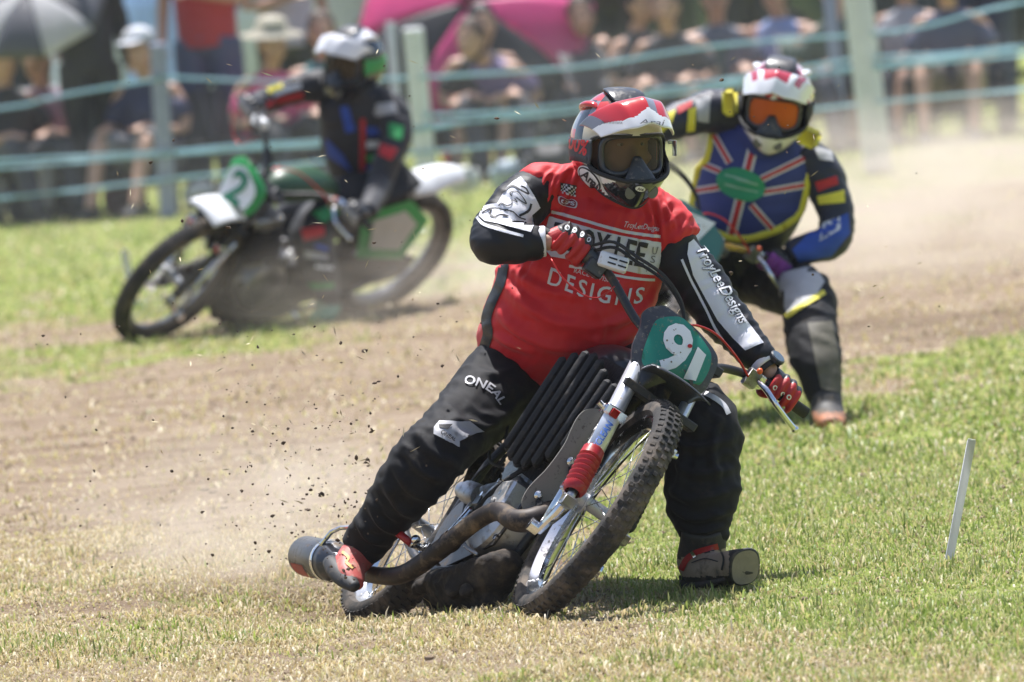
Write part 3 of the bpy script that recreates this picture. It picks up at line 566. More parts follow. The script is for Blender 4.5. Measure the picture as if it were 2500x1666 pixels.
def headbasis(px, py, Y, yaw, pitch, roll, sc=1):       # wearer's right, front, up; yaw>0 looks to the right of the picture
    yaw, pitch, roll = map(radians, (yaw, pitch, roll)); f = sin(yaw)*CR-cos(yaw)*FW; rt = -cos(yaw)*CR-sin(yaw)*FW; u = np.cross(rt, f)
    f2 = cos(pitch)*f-sin(pitch)*u; u2 = np.cross(rt, f2); r3 = cos(roll)*rt+sin(roll)*u2; u3 = np.cross(r3, f2)
    return Basis(P(px, py, Y), r3*sc, f2*sc, u3*sc)
def shell_r(th, ph):
    d = np.stack([np.sin(th)*np.cos(ph), np.cos(th)*np.cos(ph), np.sin(ph)], -1); r = 1/np.sqrt((d[..., 0]/.124)**2+((d[..., 1])/.146)**2+(d[..., 2]/np.where(d[..., 2] > 0, .152, .135))**2)
    fr = np.clip(np.cos(th), 0, 1); lo = sstep(-.12, -.42, ph); r = r+lo*(.052*fr**1.6+.004); r = r+.012*lo*np.exp(-(th/.35)**2)
    r = r+.006*np.exp(-((np.abs(th)-2.3)/.5)**2)*sstep(.9, .2, ph)
    return d*r[..., None]
def helmet(parent, H, zones, lensm, framem, peakm, trimm, strapm, vents=True):
    h = holder('helmet', parent); S = lambda th, ph, k=1.0: shell_r(np.asarray(th, float), np.asarray(ph, float))*k
    nt_, npv = 200, 110; th = np.linspace(-pi, pi, nt_+1)[:-1]; ph = np.linspace(radians(-57), radians(90), npv); T_, PH = np.meshgrid(th, ph); v = S(T_, PH).reshape(-1, 3)
    port = lambda t, p: ((np.abs(t)/1.12)**4+(np.abs(p+.15-.05*np.abs(t)*.6)/.36)**4) < 1
    f = []; mi = []; vin = v*.9
    for i in range(npv-1):
        for j in range(nt_):
            tc = th[j]+pi/nt_; pc = (ph[i]+ph[i+1])/2
            if port(tc, pc): continue
            f.append([i*nt_+j, i*nt_+(j+1) % nt_, (i+1)*nt_+(j+1) % nt_, (i+1)*nt_+j]); mi.append(zones[0](tc, pc))
    n0 = len(v); fi = [[q+n0 for q in reversed(x)] for x in f]
    allv = np.vstack([v, vin]); so_ = mk('shell', H(allv), f+fi, list(zones[1])+[BLKR], h, midx=mi+[len(zones[1])]*len(fi)); tree = bvh(H(v), f)
    # beading round the eye port and the lower rim
    a = np.linspace(0, 2*pi, 80)[:-1]; ct = np.sign(np.cos(a))*np.abs(np.cos(a))**.5*1.12; cp = np.sign(np.sin(a))*np.abs(np.sin(a))**.5*.36-.15+.03*np.abs(ct)
    B(H).tube(S(ct, cp, .985), .0065, 8, closed=True).out('port_beading', trimm, h); tt = np.linspace(-pi, pi, 81)[:-1]; B(H).tube(S(tt, tt*0-radians(57), .985), .006, 8, closed=True).out('rim_beading', BLKR, h)
    # goggles: padded frame, lens, strap
    gt = np.sign(np.cos(a))*np.abs(np.cos(a))**.55*.98; gp_ = np.sign(np.sin(a))*np.abs(np.sin(a))**.6*.37-.16
    gp_ = np.where(gp_ < -.1, gp_+.17*np.exp(-(gt/.25)**2), gp_); q = lambda t, p, k: np.stack([.106*np.sin(t)*1.02*k, .030+.098*np.cos(t)*k+.0*p, .155*p], -1)
    g = holder('goggles', h) if False else None
    fr_ = B(H).tube(q(gt, gp_, 1.0), [(.0085, .012)]*len(gt), 10, closed=True).out('goggle_frame', framem, h)
    rr = np.linspace(0, 1, 12); grid = np.array([[q(gt[i]*k, -.10+(gp_[i]+.10)*k, 1.01) for i in list(range(len(gt)))+[0]] for k in rr]); B(H).sheet(grid, 0).out('goggle_lens', lensm, h)
    sg = np.linspace(1.0, 2*pi-1.0, 60); st = []
    for k in np.linspace(-.24, .24, 5): st.append(np.stack([*(S(np.where(sg > pi, sg-2*pi, sg), sg*0-.10+k, 1.022)).T], 1))
    B(H).sheet(np.array(st), -.002).out('goggle_strap', strapm, h); strap_tree = bvh(H(np.array(st).reshape(-1, 3)), [[i*60+j, i*60+j+1, (i+1)*60+j+1, (i+1)*60+j] for i in range(4) for j in range(59)])
    B(H).tube([(0, .128, -.030), (0, .142, -.062), (0, .150, -.095), (0, .150, -.12)], [(.012, .006), (.03, .010), (.05, .012), (.05, .01)], 14, 4, side=(1, 0, 0)).out('nose_guard', framem, h)
    # peak
    gr = []; NU, NT = 97, 41
    for u in np.linspace(-1, 1, NU):
        row = []; aa = u*1.40; au = abs(u); root_ = A3(.130*sin(aa), .149*cos(aa)-.004, .030+.105*max(cos(aa), 0)**.8)
        tip = A3(.122*u*(1-.08*au*au), .228-.098*au**2.6, .064-.036*au**1.8+.004*cos(u*9)*(1-au))
        for t in np.linspace(0, 1, NT):
            p = root_*(1-t)+tip*t; ridge = .007*np.exp(-((au-.42)/.10)**2)+.005*np.exp(-(au/.10)**2); row.append(p+A3(0, 0, (.024*(1-.65*au)+ridge)*sin(pi*t)**.8))
        gr.append(row)
    gr = np.array(gr); b = B(H); b.sheet(gr, .0035); nq = (NU-1)*(NT-1); cm = [peakm[0]((i-(NU-2)/2)/((NU-1)/2), (j+.5)/(NT-1)) for i in range(NU-1) for j in range(NT-1)]
    flip = np.cross(gr[NU//2+1, 20]-gr[NU//2, 20], gr[NU//2, 21]-gr[NU//2, 20])[2] < 0; under = len(peakm[1])
    fm = [(cm[k] if k < nq else (under if k < 2*nq else peakm[2])) for k in range(len(b.f))]
    if flip: fm = [(under if k < nq else (cm[k-nq] if k < 2*nq else peakm[2])) for k in range(len(b.f))]
    mk('peak', b.V(), b.f, list(peakm[1])+[mat('sun_bounce_peak_underside', (.60, .56, .44), .5)], h, midx=fm); ptree = bvh(H(gr.reshape(-1, 3)), [[i*NT+j, i*NT+j+1, (i+1)*NT+j+1, (i+1)*NT+j] for i in range(NU-1) for j in range(NT-1)])  # sunlight bouncing up under the peak is put into the underside colour
    if vents:
        for u_ in (-.24, .24):
            p0 = S(u_, .62, 1.0); B(H).tube([S(u_*4.6, .86, .985), S(u_*5.4, .92, 1.01), S(u_*6.8, .92, 1.025), S(u_*8.4, .85, 1.02), S(u_*10, .7, .985)], [(.006, .003), (.013, .008), (.017, .010), (.015, .009), (.006, .004)], 10, 5, side=H.A[0]/np.linalg.norm(H.A[0])@np.linalg.inv(H.A) if False else (1, 0, 0)).out('vent_fin', zones[1][0], h)
        B(H).tube([S(0, .80, .985), S(0, 1.0, 1.0), S(0, 1.25, 1.012), S(0, 1.6, 1.012), S(0, 1.9, .99)], [(.034, .003), (.050, .006), (.054, .007), (.044, .006), (.02, .003)], 14, 5, side=(1, 0, 0)).out('vent_scoop', BLKP, h)
        for x_ in (-.03, .03):
            gl = [S(x_*7, -.66, 1.012)+A3(.017*cos(t)*(1 if True else 0), .004*sin(t), .019*sin(t)) for t in np.linspace(0, 2*pi, 17)[:-1]]; c_ = np.mean(gl, 0)+A3(0, .004, 0); B(H).add(np.vstack([gl, [c_]]), [[i, (i+1) % 16, 16] for i in range(16)]).out('mouth_vent', mat('grey_vent_mesh', (.16, .155, .14), .8, bump=.8, bs=500), h)
    return h, tree, strap_tree, ptree

def glove(parent, c, b_, fwd, n_, wrist, mats_, fn, vox=.0038, name='glove'):
    b_ = nrm(b_); fwd = nrm(fwd-(fwd@b_)*b_); n_ = nrm(n_-(n_@b_)*b_-(n_@fwd)*fwd); X = lambda v: c+np.atleast_2d(v)@np.stack([b_, fwd, n_]); g = B(X)
    for k, (o, s) in enumerate(((-.034, .95), (-.0115, 1.03), (.0115, 1.0), (.033, .86))):
        pt = [(-.030, .034), (-.010, .043), (.018, .042), (.036, .024), (.037, -.004), (.024, -.026), (.0, -.030)]
        g.tube([(o*(1+.03*i), x*s, z*(s if z > 0 else 1)+.002*(1-abs(o)/.034)) for i, (x, z) in enumerate(pt)], np.array([.0100, .0118, .0107, .0107, .0100, .0096, .0088])*(.9+.1*s), 10, 3)
    wl = np.linalg.solve(np.stack([b_, fwd, n_]).T, np.asarray(wrist)-c)
    g.tube([wl, wl*.62+A3(0, -.03, .022)*.38*1.4, (0, -.045, .022), (0, -.016, .031)], [(.030, .024), (.034, .025), (.044, .022), (.045, .014)], 16, 4, side=(1, 0, 0))
    g.tube([(-.034, -.06, .012), (-.048, -.035, -.006), (-.049, -.004, -.026), (-.036, .020, -.026), (-.024, .03, -.014)], [.016, .0165, .014, .0125, .0105], 10, 4)
    v, f, nn = fuse(g, vox, 2); lc = np.linalg.solve(np.stack([b_, fwd, n_]).T, (facemid(v, f)-c).T).T; return mk(name, v, f, mats_, parent, midx=[fn(q) for q in lc]), (v, f)
def boot(parent, pts, r, side, mats_, fn, vox=.007, name='boot'):
    g = B(); g.tube(pts, r, 16, 4, side=side); v, f, nn = fuse(g, vox, 2); return mk(name, v, f, mats_, parent, midx=[fn(q) for q in facemid(v, f)]), (v, f)
def head_face(H, g):                                      # the wearer's head and neck, seen through the goggles
    g.ell(H.p(0, .0, .0), (.083, .10, .118), H.A/np.linalg.norm(H.A, axis=1)[:, None]); g.ell(H.p(0, .035, -.06), (.062, .075, .075), H.A/np.linalg.norm(H.A, axis=1)[:, None])
    g.tube([H.p(0, .096, .0), H.p(0, .112, -.028), H.p(0, .10, -.042)], [.009, .014, .011], 8, 2); g.tube([H.p(-.06, .078, .022), H.p(0, .1, .024), H.p(.06, .078, .022)], .011, 8, 2)
    for s in (1, -1): g.ell(H.p(s*.045, .07, -.035), (.026, .02, .02)); g.ell(H.p(s*.083, -.01, -.01), (.012, .02, .03), H.A/np.linalg.norm(H.A, axis=1)[:, None])
def eyes(parent, H):
    for s in (1, -1):
        B(H).ell((s*.031, .083, .004), (.012, .011, .007)).out('eye', mat('eye_white', (.7, .68, .64), .2, var=.02), parent)
        B(H).ell((s*.031, .0945, .004), (.0045, .003, .0045)).out('iris', mat('dark_iris', (.05, .035, .02), .15), parent)
PX = lambda l: np.array([P(*q[:3]) for q in l])
def limb(g, l, n=16, sub=4): g.tube(PX(l), [q[3] for q in l], n, sub)

# ---------------------------------------------------------------- the leading rider
r1 = thing('person', 'rider in red jersey and black trousers holding the handlebars of bike 91', 'person', Gd(1700, 1440)); LAT = nrm(.93*CR-.36*CU)
torso = [(1292, 905, 25.10, .15, .12), (1322, 852, 25.02, .185, .15), (1372, 770, 24.90, .214, .178), (1412, 700, 24.87, .212, .168), (1445, 628, 24.86, .203, .14), (1472, 560, 24.84, .197, .12), (1490, 508, 24.82, .185, .10), (1500, 478, 24.81, .13, .085), (1507, 450, 24.79, .075, .075), (1512, 425, 24.77, .065, .065)]
armR = [(1345, 470, 24.81, .060), (1315, 472, 24.79, .068), (1280, 490, 24.76, .073), (1243, 528, 24.71, .069), (1210, 568, 24.66, .0635), (1205, 590, 24.63, .063), (1228, 594, 24.60, .061), (1265, 593, 24.58, .054), (1302, 591, 24.57, .046), (1324, 590, 24.57, .040)]
armL = [(1618, 566, 24.83, .048), (1640, 596, 24.82, .060), (1674, 650, 24.82, .071), (1712, 700, 24.82, .073), (1748, 752, 24.80, .069), (1795, 805, 24.77, .060), (1838, 855, 24.72, .048), (1866, 890, 24.70, .040)]
legR = [(1290, 895, 25.08, .135), (1235, 935, 24.96, .125), (1172, 992, 24.82, .105), (1112, 1055, 24.68, .094), (1062, 1105, 24.58, .094), (1022, 1152, 24.58, .092), (985, 1200, 24.62, .084), (935, 1265, 24.68, .068), (897, 1318, 24.73, .060), (884, 1336, 24.75, .058)]
legL = [(1395, 900, 25.04, .135), (1490, 935, 24.90, .125), (1600, 978, 24.70, .112), (1690, 1010, 24.52, .10), (1724, 1050, 24.45, .096), (1722, 1110, 24.43, .098), (1714, 1180, 24.41, .104), (1712, 1235, 24.39, .096), (1716, 1282, 24.38, .076), (1716, 1316, 24.38, .064)]
H1 = headbasis(1508, 352, 24.68, 24, 4, -2)
g = B(); head_face(H1, g); sh = .8
g.tube(PX([q[:3] for q in torso]), [(q[3]*sh, q[4]*sh) for q in torso], 16, 3, side=LAT)
for l in (armR, armL, legR, legL): g.tube(PX([q[:3] for q in l]), [q[3]*.7 for q in l], 10, 2)
gR, gL = FS.p(.388, -.43, .984), FS.p(-.345, -.433, .982)
g.tube([P(1300, 591, 24.57), P(1332, 591, 24.57), P(1352, 591, 24.57)], .026, 10); g.tube([P(1866, 890, 24.70), P(1880, 908, 24.69), P(1888, 920, 24.69)], .026, 10)
v, f, nn = fuse(g, .009, 3); body = mk('body', v, f, SKIN, r1); eyes(body, H1)
g = B(); g.tube(PX([q[:3] for q in torso]), [(q[3], q[4]) for q in torso], 28, 5, side=LAT); g.tube(PX([(1475, 462, 24.81), (1420, 452, 24.80), (1360, 456, 24.80), (1322, 466, 24.79), (1303, 476, 24.78)]), [.07, .062, .064, .072, .066], 16, 4); g.tube(PX([(1540, 490, 24.82), (1590, 528, 24.83), (1626, 562, 24.83), (1646, 594, 24.82)]), [.07, .072, .076, .070], 16, 4)
v, f, nn = fuse(g, .0065, 4)
px_ = prj(v); amp = lambda p: 1.0
v = wrinkle(v, nn, CR*.5+CU*.86, 9, 5, .012, 1); v = wrinkle(v, nn, CR*.9-CU*.45, 34, 7, .0075, 2, lambda p: .35+1.3*np.exp(-((p[2]-.98)/.10)**2)); v = wrinkle(v, nn, CU, 26, 8, .005, 5)
v = folds(v, nn, [([(1398, 402), (1372, 430), (1352, 470)], 9, .012), ([(1382, 404), (1350, 440), (1335, 500)], 8, .011), ([(1362, 408), (1330, 440), (1318, 490)], 8, .010), ([(1410, 420), (1385, 470), (1360, 520)], 9, .009), ([(1596, 470), (1612, 520), (1622, 590)], 8, .012), ([(1612, 478), (1630, 530), (1638, 590)], 8, .011), ([(1578, 490), (1592, 540), (1600, 600)], 8, .009), ([(1625, 500), (1645, 545), (1648, 600)], 7, .009), ([(1240, 650), (1290, 690), (1350, 715), (1420, 725)], 16, .010), ([(1228, 690), (1280, 745), (1350, 785), (1440, 800)], 18, .011), ([(1205, 740), (1250, 800), (1320, 840), (1420, 860)], 17, .011), ([(1190, 800), (1240, 838), (1320, 868)], 13, .009), ([(1620, 690), (1590, 740), (1530, 780), (1460, 800)], 15, .009), ([(1610, 740), (1570, 800), (1500, 840)], 14, .009), ([(1450, 760), (1470, 800), (1460, 850)], 12, .005)])
jer = mk('jersey', v, f, RED, r1); TJ = bvh(v, f)
def sleeve(l, seed, ax):
    g = B(); limb(g, l, 18, 5); v, f, nn = fuse(g, .0065, 4); v = wrinkle(v, nn, ax, 30, 9, .0075, seed); v = wrinkle(v, nn, ax, 14, 6, .006, seed+4); return mk('sleeve', v, f, JBLK, jer), bvh(v, f)
slR, TR_ = sleeve(armR, 11, P(1210, 590, 24.63)-P(1320, 460, 24.79)); slL, TL_ = sleeve(armL, 12, P(1866, 890, 24.7)-P(1650, 570, 24.82))
for l, nm, sl_ in ((armR, 'cuff', slR), (armL, 'cuff', slL)):
    a_, b2 = P(*l[-1][:3]), P(*l[-2][:3]); d = nrm(a_-b2); B().lathe(a_, d, [(.0425, -.010), (.0435, -.004), (.0435, .006), (.041, .010), (.036, .010)], 24).out(nm, JWHT, sl_)
g = B(); limb(g, legR, 20, 5); limb(g, legL, 20, 5); g.ell(P(1330, 905, 25.10), (.19, .15, .15)); v, f, nn = fuse(g, .007, 4)
v = wrinkle(v, nn, CR*.5+CU*.7, 26, 9, .008, 21); v = wrinkle(v, nn, CR*.7-CU*.7, 12, 7, .008, 22); v = folds(v, nn, [([(1250, 905), (1210, 915), (1170, 905)], 12, .006), ([(1290, 960), (1230, 1010), (1150, 1020)], 13, .007), ([(1265, 1010), (1190, 1040), (1110, 1020)], 14, .010), ([(1020, 1060), (1060, 1110), (1120, 1140)], 14, .012), ([(985, 1095), (1030, 1150), (1090, 1180)], 14, .012), ([(960, 1135), (1000, 1195), (1060, 1225)], 14, .012), ([(935, 1180), (975, 1240), (1020, 1265)], 13, .011), ([(900, 1225), (930, 1280), (980, 1305)], 12, .012), ([(870, 1270), (900, 1315), (950, 1330)], 10, .012), ([(1640, 1070), (1700, 1095), (1790, 1070)], 14, .012), ([(1630, 1120), (1700, 1160), (1800, 1140)], 14, .012), ([(1625, 1190), (1690, 1220), (1800, 1195)], 14, .012), ([(1640, 1240), (1700, 1268), (1790, 1245)], 12, .013), ([(1655, 1285), (1710, 1300), (1780, 1280)], 9, .010), ([(1760, 1010), (1740, 1100), (1760, 1200)], 14, .009), ([(1670, 1040), (1665, 1130), (1650, 1210)], 14, .008)])
tro = mk('trousers', v, f, TRB, r1); TT = bvh(v, f)
# gloves
RG = mat('red_glove_leather', (.45, .018, .02), .5, var=.15, bump=.3, bs=300); BG = mat('black_glove_panel', (.02, .02, .022), .42, bump=.2)
def gfn(q): return 1 if (q[2] > .017 and -.08 < q[1] < .035) else 0
gl1, gd1 = glove(r1, gR, FS.r, FS.f*.9-CU*.42, FS.u*.9-FW*.5, P(1338, 590, 24.57), [RG, BG], gfn); gl2, gd2 = glove(r1, gL, -FS.r, FS.f, FS.u*.8+CR*.5, P(1880, 908, 24.69), [RG, BG], gfn)
for gl, gd, pts in ((gl1, gd1, ((1385, 557), (1403, 563), (1421, 573), (1437, 586))), (gl2, gd2, ((1892, 947), (1911, 963), (1926, 970)))):
    t_ = bvh(*gd)
    for p in pts: decal('knuckle_ring', stroke(blobpts(p, 4.2, 5, 20, 10)+[blobpts(p, 4.2, 5, 20, 10)[0]], 2.6, 2), t_, INKW, gl, .0016, 6)
g = B(); a_ = P(1873, 899, 24.695); d = nrm(P(1880, 908, 24.69)-P(1866, 890, 24.70)); g.lathe(a_, d, [(.037, -.012), (.039, -.010), (.039, .010), (.037, .012)], 24); wt = g.out('watch', BLKR, r1)
wn = nrm(CR*.75+CU*.45-FW*.5); wn = nrm(wn-(wn@d)*d); B().lathe(a_+wn*.036, wn, [(.022, 0), (.024, .004), (.024, .012), (.020, .015)], 24).out('watch_case', BLKP, wt, sharp=40); B().lathe(a_+wn*.036, wn, [(.020, .0152), (.001, .0158)], 24).out('watch_dial', mat('watch_glass', (.12, .16, .2), .08, .3), wt)
# boots
RB = mat('faded_red_boot', (.50, .10, .085), .55, var=.35, vs=22, dirt=((.5, .33, .25), .35, 30)); BB = mat('black_boot', (.028, .027, .027), .6, var=.3, dirt=((.13, .105, .08), .35, 16)); TB = mat('tan_boot_leather', (.36, .28, .21), .6, var=.35, vs=14, dirt=((.08, .07, .06), .3, 14)); SOLE = mat('worn_boot_sole', (.27, .235, .19), .75, var=.5, vs=18, bump=.5, bs=110)
def fR(q): p = prj(q)[0]; return 0 if (p[0]-p[1]*.78) > (822-1392*.78-28) and p[1] > 1322 else 1
bt1, bd1 = boot(r1, [P(895, 1312, 24.74), P(886, 1340, 24.75), P(868, 1362, 24.73), P(852, 1385, 24.68), P(856, 1408, 24.62), P(868, 1428, 24.58)], [(.05, .05), (.052, .055), (.050, .055), (.047, .044), (.044, .034), (.028, .02)], nrm(CR*.8-CU*.55), [RB, BB], fR)
t_ = bvh(*bd1); decal('boot_flash', stroke([(836, 1348), (850, 1362), (846, 1374), (862, 1388)], 7), t_, mat('faded_yellow_print', (.75, .42, .12), .6), bt1, .002, 6)
g = B(); sp = [P(806, 1372, 24.70), P(822, 1392, 24.64), P(845, 1415, 24.59), P(868, 1436, 24.55)]; g.tube(sp, [(.022, .02), (.03, .02), (.03, .018), (.016, .012)], 12, 4, side=nrm(CR+CU*.3)); g.out('sole', BB, bt1)
def fL(q): p = prj(q)[0]; return 0 if p[1] > 1352+(p[0]-1715)*-.22 and p[1] < 1408 and p[0] < 1780 else 1
bt2, bd2 = boot(r1, [P(1716, 1285, 24.36), P(1716, 1330, 24.38), P(1708, 1375, 24.39), P(1718, 1398, 24.37), P(1760, 1392, 24.29), P(1800, 1378, 24.22), P(1828, 1372, 24.17)], [(.066, .062), (.063, .066), (.057, .066), (.052, .062), (.046, .052), (.043, .043), (.037, .037)], nrm(CR*.3+FW*.6+CU*.5), [TB, BB], fL)
toe = P(1820, 1381, 24.155); sn = nrm(-FW*.82+CR*.42-CU*.30); up_ = nrm(CU*.9-CR*.15-(CU*.9-CR*.15)@sn*sn); sd = np.cross(sn, up_); ol = [toe+sd*.041*np.sign(cos(t))*abs(cos(t))**.8+up_*(.049*np.sign(sin(t))*abs(sin(t))**.75-.006)for t in np.linspace(0, 2*pi, 41)[:-1]]
g = B(); g.slab(np.array(ol), np.array(ol)-sn*.016); so2 = g.out('sole', SOLE, bt2, sharp=40); ol2 = [toe+(p-toe)*.78+sn*.003 for p in ol]
B().tube(np.array(ol)-sn*.006, .006, 8, closed=True).out('sole_welt', BB, bt2)
g = B(); g.tube([P(1672, 1405, 24.42), P(1690, 1432, 24.40), P(1745, 1425, 24.30), P(1790, 1412, 24.24)], [(.03, .014), (.045, .02), (.045, .016), (.04, .012)], 12, 4, side=nrm(FW*.7+CR*.4)); g.out('sole', BB, bt2)
tb2 = bvh(*bd2); decal('boot_strap', stroke([(1664, 1392), (1678, 1366), (1700, 1349), (1728, 1340), (1752, 1334)], 15), tb2, REDR, bt2, .003, 7); decal('boot_seam', stroke([(1752, 1338), (1768, 1362), (1764, 1392)], 5), tb2, BB, bt2, .003, 7); decal('boot_buckle', stroke([(1690, 1346), (1700, 1362)], 8, 1), tb2, CHR, bt2, .006, 7); decal('boot_seam', stroke([(1690, 1375), (1722, 1366), (1755, 1372)], 3), tb2, BB, bt2, .003, 7)
# helmet
def z1(t, p):
    at = abs(t)
    if p < -.42 or (p < -.2 and at < 1.5):                    # chin bar
        if at > 1.35 and p > -.75: return 0 if p > -.62-.0*(at-1.35) else 3
        if -.16 < (p+.58+(at-.95)*.42) < .05 and at > .45: return 2
        return 1
    if p < .62 and at < 1.35 and p > -.1: return 4
    if p > .35 and at < .55*(1.2 if p < 1 else 2) : return 1
    if p < 1.05 and at > 1.1: return (0, 1, 3, 1)[int((t*2.3 // 1)+2*(p*2.9 // 1)) % 4] if p > -.1 else 0
    return 0
HR = mat('red_helmet_gloss', (.55, .025, .03), .12, var=.04, coat=1); HK = mat('black_helmet_gloss', (.018, .02, .026), .1, var=.1, coat=1); HW = mat('white_helmet_gloss', (.80, .80, .83), .12, var=.02, coat=1); HG = mat('grey_helmet_gloss', (.20, .20, .24), .14, var=.05, coat=1)
def pk1(u, t):
    au = abs(u)
    if t > .76-.05*cos(au*7)-.30*max(0, au-.55): return 1
    if au > .80: return 3
    if -.20 < u < -.02 and t > .22: return 3
    return 0
hel, TH1, TS1, TP1 = helmet(r1, H1, (z1, (HR, HK, HW, HG, mat('cream_brow', (.62, .58, .47), .4))), glass('clear_goggle_lens', (.62, .55, .42), .24, .07), BLKP, (pk1, (HR, HW, HK, HG), 1), BLKR, mat('dark_goggle_strap', (.045, .05, .06), .6, bump=.3))
decal('helmet_emblem', [blobpts((1441, 436), 39, 19, 48)], TH1, INKW, hel, .0018, 7); decal('helmet_emblem', [blobpts((1441, 436), 36, 16.5, 48)], TH1, INKK, hel, .0028, 7); decal('helmet_emblem', [blobpts((1441, 436), 32.5, 13.5, 48)], TH1, INKW, hel, .0038, 7)
decal('helmet_lettering', warp(glyphs('Arai', .025, .15), quad((1419, 427), (1459, 463), (1468, 447), (1429, 409))), TH1, INKK, hel, .005, 6)
decal('helmet_emblem', [blobpts((1563, 461), 12, 6.5, 8)], TH1, INKW, hel, .0018, 6); decal('helmet_lettering', warp(glyphs('Arai', .02, .2), quad((1555, 463), (1571, 466), (1572, 458), (1556, 456))), TH1, INKK, hel, .003, 6)
decal('chin_flash', [[(1432, 402), (1440, 398), (1462, 430), (1476, 462), (1512, 514), (1455, 472), (1462, 455), (1448, 425)]], TH1, INKW, hel, .0012, 7)
decal('strap_lettering', warp(glyphs('100%', .03), quad((1378, 358), (1431, 383), (1440, 345), (1384, 318))), TS1, INKR, hel, .002, 6)
decal('peak_lettering', warp(glyphs('Arai', .0, .3), quad((1562, 303), (1624, 308), (1622, 293), (1558, 292))), TP1, mat('grey_print', (.16, .16, .17), .5), hel, .002, 6); decal('peak_lettering', warp(glyphs('Dual Performance', .0, .2), quad((1470, 302), (1521, 304), (1518, 295), (1470, 296))), TP1, INKK, hel, .002, 6)
for s_, c_ in ((1, None), (-1, None)): B(H1).box((s_*.088, .083, -.02), (.006, .006, .024), ((.6, -s_*.8, 0), (s_*.8, .6, 0), (0, 0, 1))).out('goggle_tab', mat('red_goggle_tab', (.75, .06, .02), .4), hel)
g = B(H1); g.lathe((-.128, .055, .005), (-1, .3, 0), [(.003, 0), (.006, .003), (.006, .012), (.004, .015)], 12, caps=True); g.box((-.146, .062, -.012), (.002, .012, .022), bev=.3); g.out('tear_off_post', glass('clear_plastic', (.9, .93, .95), .25), hel)
# printed jersey
decal('chest_stripe', stroke([(1346, 516), (1400, 531), (1450, 546), (1510, 562), (1560, 572), (1614, 578)], 7.5), TJ, WPAN, jer)
decal('chest_panel', [[(1342, 528), (1400, 545), (1450, 559), (1510, 574), (1560, 584), (1615, 592), (1612, 640), (1600, 672), (1560, 668), (1500, 655), (1440, 640), (1390, 634), (1345, 627), (1322, 600)]], TJ, WPAN, jer, .0022)
decal('chest_lettering', warp(glyphs('TROY LEE', .02), quad((1340, 607), (1568, 654), (1582, 594), (1356, 541))), TJ, INKK, jer, .0038)
for ch, (x, y) in zip('USA', ((1597, 612), (1592, 634), (1582, 655))): decal('chest_lettering', warp(glyphs(ch, 0), quad((x-7, y+7), (x+5, y+9), (x+8, y-9), (x-4, y-10))), TJ, mat('grey_print', (.16, .16, .17), .5), jer, .0038)
decal('chest_stripe', stroke([(1390, 650), (1450, 661), (1520, 676), (1570, 682), (1598, 683)], 6.5), TJ, WPAN, jer)
decal('chest_lettering', warp(glyphs('RACE DIVISION', .0), quad((1400, 666), (1508, 697), (1511, 686), (1403, 655))), TJ, WPAN, jer, .003)
decal('chest_lettering', warp(glyphs('DESIGNS', .012, 0, 1.25), along([(1336, 694), (1390, 715), (1450, 735), (1510, 745), (1565, 741)], 42, (.22, -.97))), TJ, WPAN, jer, .003)
decal('script_lettering', warp(glyphs('TroyLeeDesigns', .0, .25), quad((1522, 559), (1610, 570), (1613, 553), (1526, 541))), TJ, WPAN, jer, .003)
decal('chest_patch', [[(1367, 446), (1407, 453), (1405, 479), (1395, 478), (1384, 470), (1367, 465)]], TJ, INKK, jer, .002); ck = []
for i in range(8):
    for j in range(5):
        if (i+j) % 2: x = 1368+i*4.9; y = 447+j*5+i*1.2; ck.append([(x, y), (x+4.7, y+1), (x+4.5, y+5.4), (x-.2, y+4.6)])
decal('chest_patch', ck, TJ, WPAN, jer, .0034, 8)
pb = [(1362, 482), (1372, 480), (1385, 487), (1396, 486), (1409, 494), (1407, 508), (1395, 508), (1380, 504), (1364, 496)]; decal('chest_patch', [cat_rom(np.array(pb, float), 3, True)], TJ, WPAN, jer, .002); decal('chest_patch', [cat_rom((np.array(pb, float)-(1386, 495))*.86+(1386, 495), 3, True)], TJ, mat('dark_red_print', (.22, .01, .02), .6), jer, .0032); decal('chest_patch', warp(glyphs('GPS', .03), quad((1369, 496), (1403, 504), (1404, 495), (1370, 486))), TJ, WPAN, jer, .0042, 6)
decal('side_panel', stroke([(1232, 640), (1222, 690), (1200, 740), (1188, 780), (1192, 815), (1182, 850), (1166, 900)], 24), TJ, JBLK, jer, .002)
# sleeve panels and lettering
WR = [(1258, 440), (1272, 433), (1284, 446), (1302, 476), (1318, 508), (1298, 526), (1281, 541), (1303, 551), (1296, 568), (1262, 559), (1215, 547), (1184, 541), (1170, 528), (1178, 506), (1194, 500), (1215, 497), (1236, 460)]
decal('sleeve_panel', [WR], TR_, JWHT, slR, .0025)
decal('sleeve_stripe', stroke([(1165, 530), (1180, 548), (1215, 560), (1250, 570), (1278, 577)], 7), TR_, JWHT, slR, .0025)
for pts, wd in (([(1296, 498), (1288, 516), (1266, 528)], 5.5), ([(1228, 472), (1250, 456), (1270, 466), (1290, 476)], 4), ([(1250, 480), (1246, 472), (1262, 470), (1276, 484), (1284, 498), (1274, 494), (1260, 483)], 2.5), ([(1218, 504), (1224, 498), (1236, 504), (1248, 500), (1250, 490), (1262, 496), (1256, 486)], 2.5), ([(1178, 522), (1196, 512), (1214, 510), (1236, 516)], 3.5), ([(1194, 520), (1206, 532), (1222, 526), (1240, 530)], 3.5), ([(1200, 512), (1198, 528), (1212, 536)], 3), ([(1232, 512), (1250, 518), (1264, 530), (1282, 536)], 2.5), ([(1272, 456), (1284, 462), (1290, 476)], 4)): decal('sleeve_lettering', stroke(pts, wd), TR_, INKK, slR, .004, 7)
